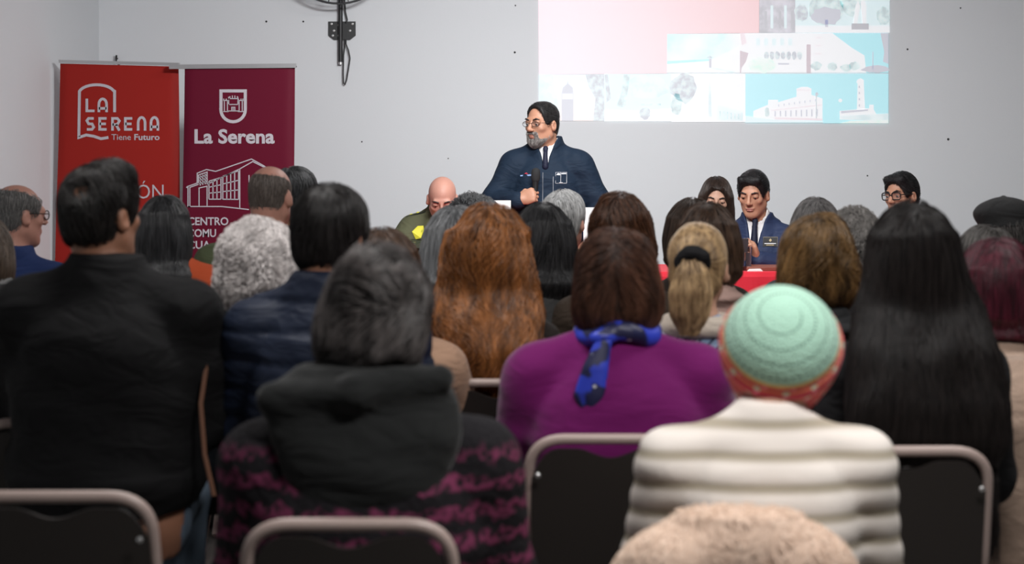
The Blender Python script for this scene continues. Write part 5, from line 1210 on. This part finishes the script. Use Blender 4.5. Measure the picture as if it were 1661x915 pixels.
badge(J, 'badge_emblem', [(cx_+.026, cz_+.014), (cx_+.018, cz_+.024), (cx_+.006, cz_+.022), (cx_+.006, cz_+.012)], THREAD, R0); badge(J, 'badge_emblem', rect(cx_-.027, cx_-.001, cz_+.018, cz_+.024), THREAD, R0); badge(J, 'badge_emblem', rect(cx_-.008, cx_+.010, cz_-.031, cz_-.027), THREAD, R0)
ex, ez = .105, shz-.062
badge(J, 'chest_logo', [(ex-.034, ez-.004), (ex-.030, ez+.004), (ex+.034, ez-.002), (ex+.034, ez-.008)], mat('logo_blue', (.25, .36, .62), .7), R0); badge(J, 'chest_logo', [(ex-.012, ez+.006), (ex, ez+.013), (ex+.012, ez+.006)], mat('logo_red', (.55, .04, .07), .7), R0, .0035)
# microphone in his hand
Vh = hand_at('grip', J['wrR'], (-.9, .15, .35), (-.25, -.9, -.2), True)[0]; hcn = (J['wrR']+np.array((-.085, -.012, .015)))
Mw = Matrix.Translation((R0.location.x, R0.location.y, 0)) @ Matrix.Rotation(R0.rotation_euler.z, 4, 'Z')
mw = Mw @ Vector(hcn)
mic = empty('microphone', mw, 'black hand microphone held by the standing speaker', 'microphone')
axm = Vector((.03, .10, 1)).normalized(); qm = Vector((0, 0, 1)).rotation_difference(axm); mic.rotation_mode = 'QUATERNION'; mic.rotation_quaternion = qm
MB().lathe([(.010, -.10), (.0115, -.095), (.0135, .03), (.0175, .085), (.0185, .09)], 20).build('grip_tube', mat('mic_black', (.012, .012, .013), .35), mic, True)
MB().lathe([(.0120, -.112), (.0128, -.108), (.0128, -.075), (.0120, -.07)], 20).build('end_cap', mat('mic_silver', (.5, .5, .52), .3, metal=.8), mic, True)
MB().lathe([(.020, .088), (.0245, .105), (.0255, .125), (.022, .148), (.012, .158), (.002, .16)], 20).build('grille', mat('mic_foam', (.010, .010, .011), .8, bump=.6, scale=400), mic, True)
# -- the officer
GREEN = cloth('uniform_green', (.085, .088, .048), .8, bump=.08)
Jp = person(dict(loc=at(720, YP), top=ztop(285, YP)+.012, label='bald officer in a green uniform bowing his head at the table', coat=dict(mat=GREEN, e=.020, fold=.006, collar='fold', step=.007, name='uniform_tunic'), front=True, yaw=174, skin='rosy', sw=.20, bulk=1.12,
     hpitch=27, hyaw=6, hfwd=.03, lean=.05, seed=64, shz=ztop(285, YP)-.285, lids=True, wrR=(.17, .36, .83), elR=(.27, .14, .80)))
face(Jp); chair(*at(720, YP), 'folding chair of the bald officer', math.radians(174), True)
R0 = Jp['root']; sh = Jp['shz']; GOLD = mat('badge_gold', (.62, .55, .08), .5); YEL = mat('badge_yellow', (.70, .66, .05), .6)
for nm in 'LR':
    p = Jp['sh'+nm]; x = 1 if nm == 'R' else -1; m_ = MB(); m_.box((-.065, -.03, -.004), (.065, .03, .006), Matrix.Translation(Vector(p)+Vector((-x*.03, .01, .086))) @ Matrix.Rotation(x*math.radians(17), 4, 'Y')); ep = m_.build('epaulette', cloth('epaulette_dark', (.015, .018, .012), .8), R0, bevel=.003)
    for k_ in range(3):
        st_ = MB().lathe([(.011, 0), (.011, .004), (.005, .007)], 5).build('star', YEL, ep); st_.location = Vector(p)+Vector((-x*.03+x*(k_-1)*.038, .01, .092-(k_-1)*.011)); st_.rotation_euler = (0, x*math.radians(17), 0)
bx, bz = .128, sh-.025
badge(Jp, 'unit_badge', [(bx-.034, bz+.012), (bx-.026, bz+.036), (bx+.006, bz+.034), (bx+.034, bz+.004), (bx+.012, bz-.038), (bx-.018, bz-.030)], YEL, R0, .003); badge(Jp, 'badge_centre', [(bx-.022, bz+.008), (bx-.016, bz+.024), (bx+.004, bz+.022), (bx+.022, bz+.002), (bx+.008, bz-.024), (bx-.010, bz-.018)], mat('badge_green', (.10, .13, .02), .6), R0, .005)
badge(Jp, 'badge_star', [(bx-.008, bz+.004), (bx-.002, bz+.014), (bx+.010, bz+.002), (bx+.002, bz-.010)], YEL, R0, .007)
badge(Jp, 'name_tag', rect(.085, .178, sh-.108, sh-.070), mat('tag_dark_green', (.025, .032, .015), .7), R0, .003)
for k_ in range(2): badge(Jp, 'name_print', rect(.095, .150-.012*k_, sh-.086-.014*k_, sh-.079-.014*k_), GOLD, R0, .008)
line(Jp, 'pocket_seam', [(.08+i*.012, sh-.064) for i in range(8)], .0018, mat('seam_dark', (.02, .022, .012), .8), R0)
# -- woman beside the seated man
Jw = person(dict(loc=at(1161, YP+.7), top=ztop(285, YP+.7)-.014, label='woman with straight dark brown hair looking down behind the table', coat=dict(mat=cloth('top_charcoal', (.016, .016, .019), .85), e=.018, fold=.006, collar='low', step=.008, name='dark_top'), front=True, female=True, yaw=178, skin='fair',
     lids=True, sw=.17, hpitch=13, hyaw=-4, hroll=-3, seed=66)); face(Jw, (.03, .02, .015), (.38, .14, .13))
chair(*at(1161, YP+.7), 'folding chair of the dark-haired woman', math.radians(178), True)
H = Jw['hc']
hair(Jw, 'bob', (.010, .007, .006), (.060, .036, .026), 'panel_brown', n=3200, rad=.0009, seed=67, t=.014, hstep=.0045, nape=-.16, kw=dict(noise=.12, clump=.4, off=(.0, .005)), len=.16,
     shape=lambda s, J: [s.ell((0, .116, -.010), (.072, .088, .098), .015, 's')]+[s.cone((x*.078, .02, .02), (x*.098, .0, -.14), .018, .024, .03) for x in (-1, 1)]+[s.cone((.03, .075, .098), (.066, .045, .03), .006, .010, .012), s.cone((-.03, .075, .098), (-.068, .045, .03), .006, .010, .012)])
# -- man in the navy jacket with the name tag
sh2 = ztop(275, YP)-.375
Jm = person(dict(loc=at(1228, YP), top=ztop(275, YP)-.012, label='young man in a navy jacket and dark tie reading at the table', coat=dict(mat=cloth('jacket_royal_navy', (.012, .023, .066), .7, spec=.35), e=.022, fold=.007, collar='fold', vee=.17, step=.007, sleeve=.95), front=True, yaw=163, skin='tan',
     sw=.185, bulk=1.05, lids=True, hpitch=13, hyaw=-6, hx=.01, seed=68, shz=sh2, lean=.04, elR=(.27, .12, sh2-.24), elL=(-.25, .12, .72), wrL=(-.045, .265, .795), handL='pinch', hfwL=(.25, .25, 1), palmL=(1, .3, -.2), wrR=(.12, .30, .79)))
face(Jm, lips=(.40, .15, .13)); chair(*at(1228, YP), 'folding chair of the man reading at the table', math.radians(172), True)
hair(Jm, 'short', (.006, .006, .007), (.030, .028, .028), 'panel_black', n=3000, rad=.0008, seed=69, t=.018, hstep=.004, kw=dict(noise=.2, off=(.0, .005)), len=.035, flow=lambda J: (lambda P: np.tile(J['R'] @ np.array((.6, -1, -.3)), (len(P), 1))), shape=lambda s, J: s.cone((-.045, .062, .100), (.045, .062, .100), .020, .020, .02))
R0 = Jm['root']; nb = Jm['nb']; s = SDF(nb-np.array((.3, .2, .28)), nb+np.array((.3, .25, .12)), .007)
s.cone(nb+np.array((0, 0, -.03)), nb+np.array((0, .016, .030)), .076, .069, .015); torso(s, Jm, .010); s.plane((0, 0, -1), (0, 0, nb[2]-.26)); s.cone(nb+np.array((0, .03, .02)), nb+np.array((0, .06, .10)), .052, .06, .008, 's'); net('shirt', s.mesh(), WHITE, R0)
s = SDF(nb-np.array((.1, .1, .32)), nb+np.array((.1, .26, .1)), .005); s.cone(nb+np.array((0, .088, .000)), nb+np.array((0, .102, -.03)), .017, .012, .008); s.cone(nb+np.array((0, .106, -.03)), nb+np.array((0, .150, -.24)), .014, .030, .01); net('necktie', s.mesh(), MATS['tie_navy'], R0)
tg = badge(Jm, 'name_tag', rect(-.125, -.050, sh2-.045, sh2+.005), mat('tag_black', (.012, .012, .014), .6), R0, .003); fr = (-.125, -.050, sh2-.045, sh2+.005)
line(Jm, 'tag_border', [(fr[0], fr[2]), (fr[1], fr[2]), (fr[1], fr[3]), (fr[0], fr[3]), (fr[0], fr[2])], .0012, mat('tag_gold', (.45, .36, .20), .5), R0)
badge(Jm, 'tag_emblem', [(-.096, sh2-.012), (-.088, sh2-.002), (-.080, sh2-.012), (-.088, sh2-.020)], MATS['tag_gold'], R0, .005)
for k_ in range(2): badge(Jm, 'tag_print', rect(-.118+.01*k_, -.058-.01*k_, sh2-.031-.008*k_, sh2-.027-.008*k_), THREAD if k_ == 0 else MATS['tag_gold'], R0, .005)
# -- man with thick black glasses
Jg = person(dict(loc=at(1466, YP+.1), top=ztop(280, YP+.1)-.014, label='man with thick black glasses listening at the far end of the table', coat=dict(mat=cloth('jacket_ink', (.012, .014, .022), .75), e=.022, fold=.006, collar='stand', step=.008), front=True, yaw=180, skin='tan', sw=.19, hyaw=-46, hpitch=2, hroll=4, hx=-.01, seed=70))
face(Jg); glasses(Jg, mat('glasses_black', (.01, .01, .011), .35), .027, .020, .0034, .104, True); chair(*at(1466, YP+.1), 'folding chair of the man with thick black glasses', math.pi, True)
hair(Jg, 'short', (.007, .007, .008), (.042, .041, .042), 'panel_wavy', n=3000, rad=.0008, seed=71, t=.018, hstep=.004, kw=dict(noise=.4, off=(.0, .006), wave=.3), len=.05, flow=lambda J: (lambda P: np.tile(J['R'] @ np.array((.4, -1, -.35)), (len(P), 1))), shape=lambda s, J: s.cone((-.045, .060, .098), (.045, .060, .102), .020, .020, .02))
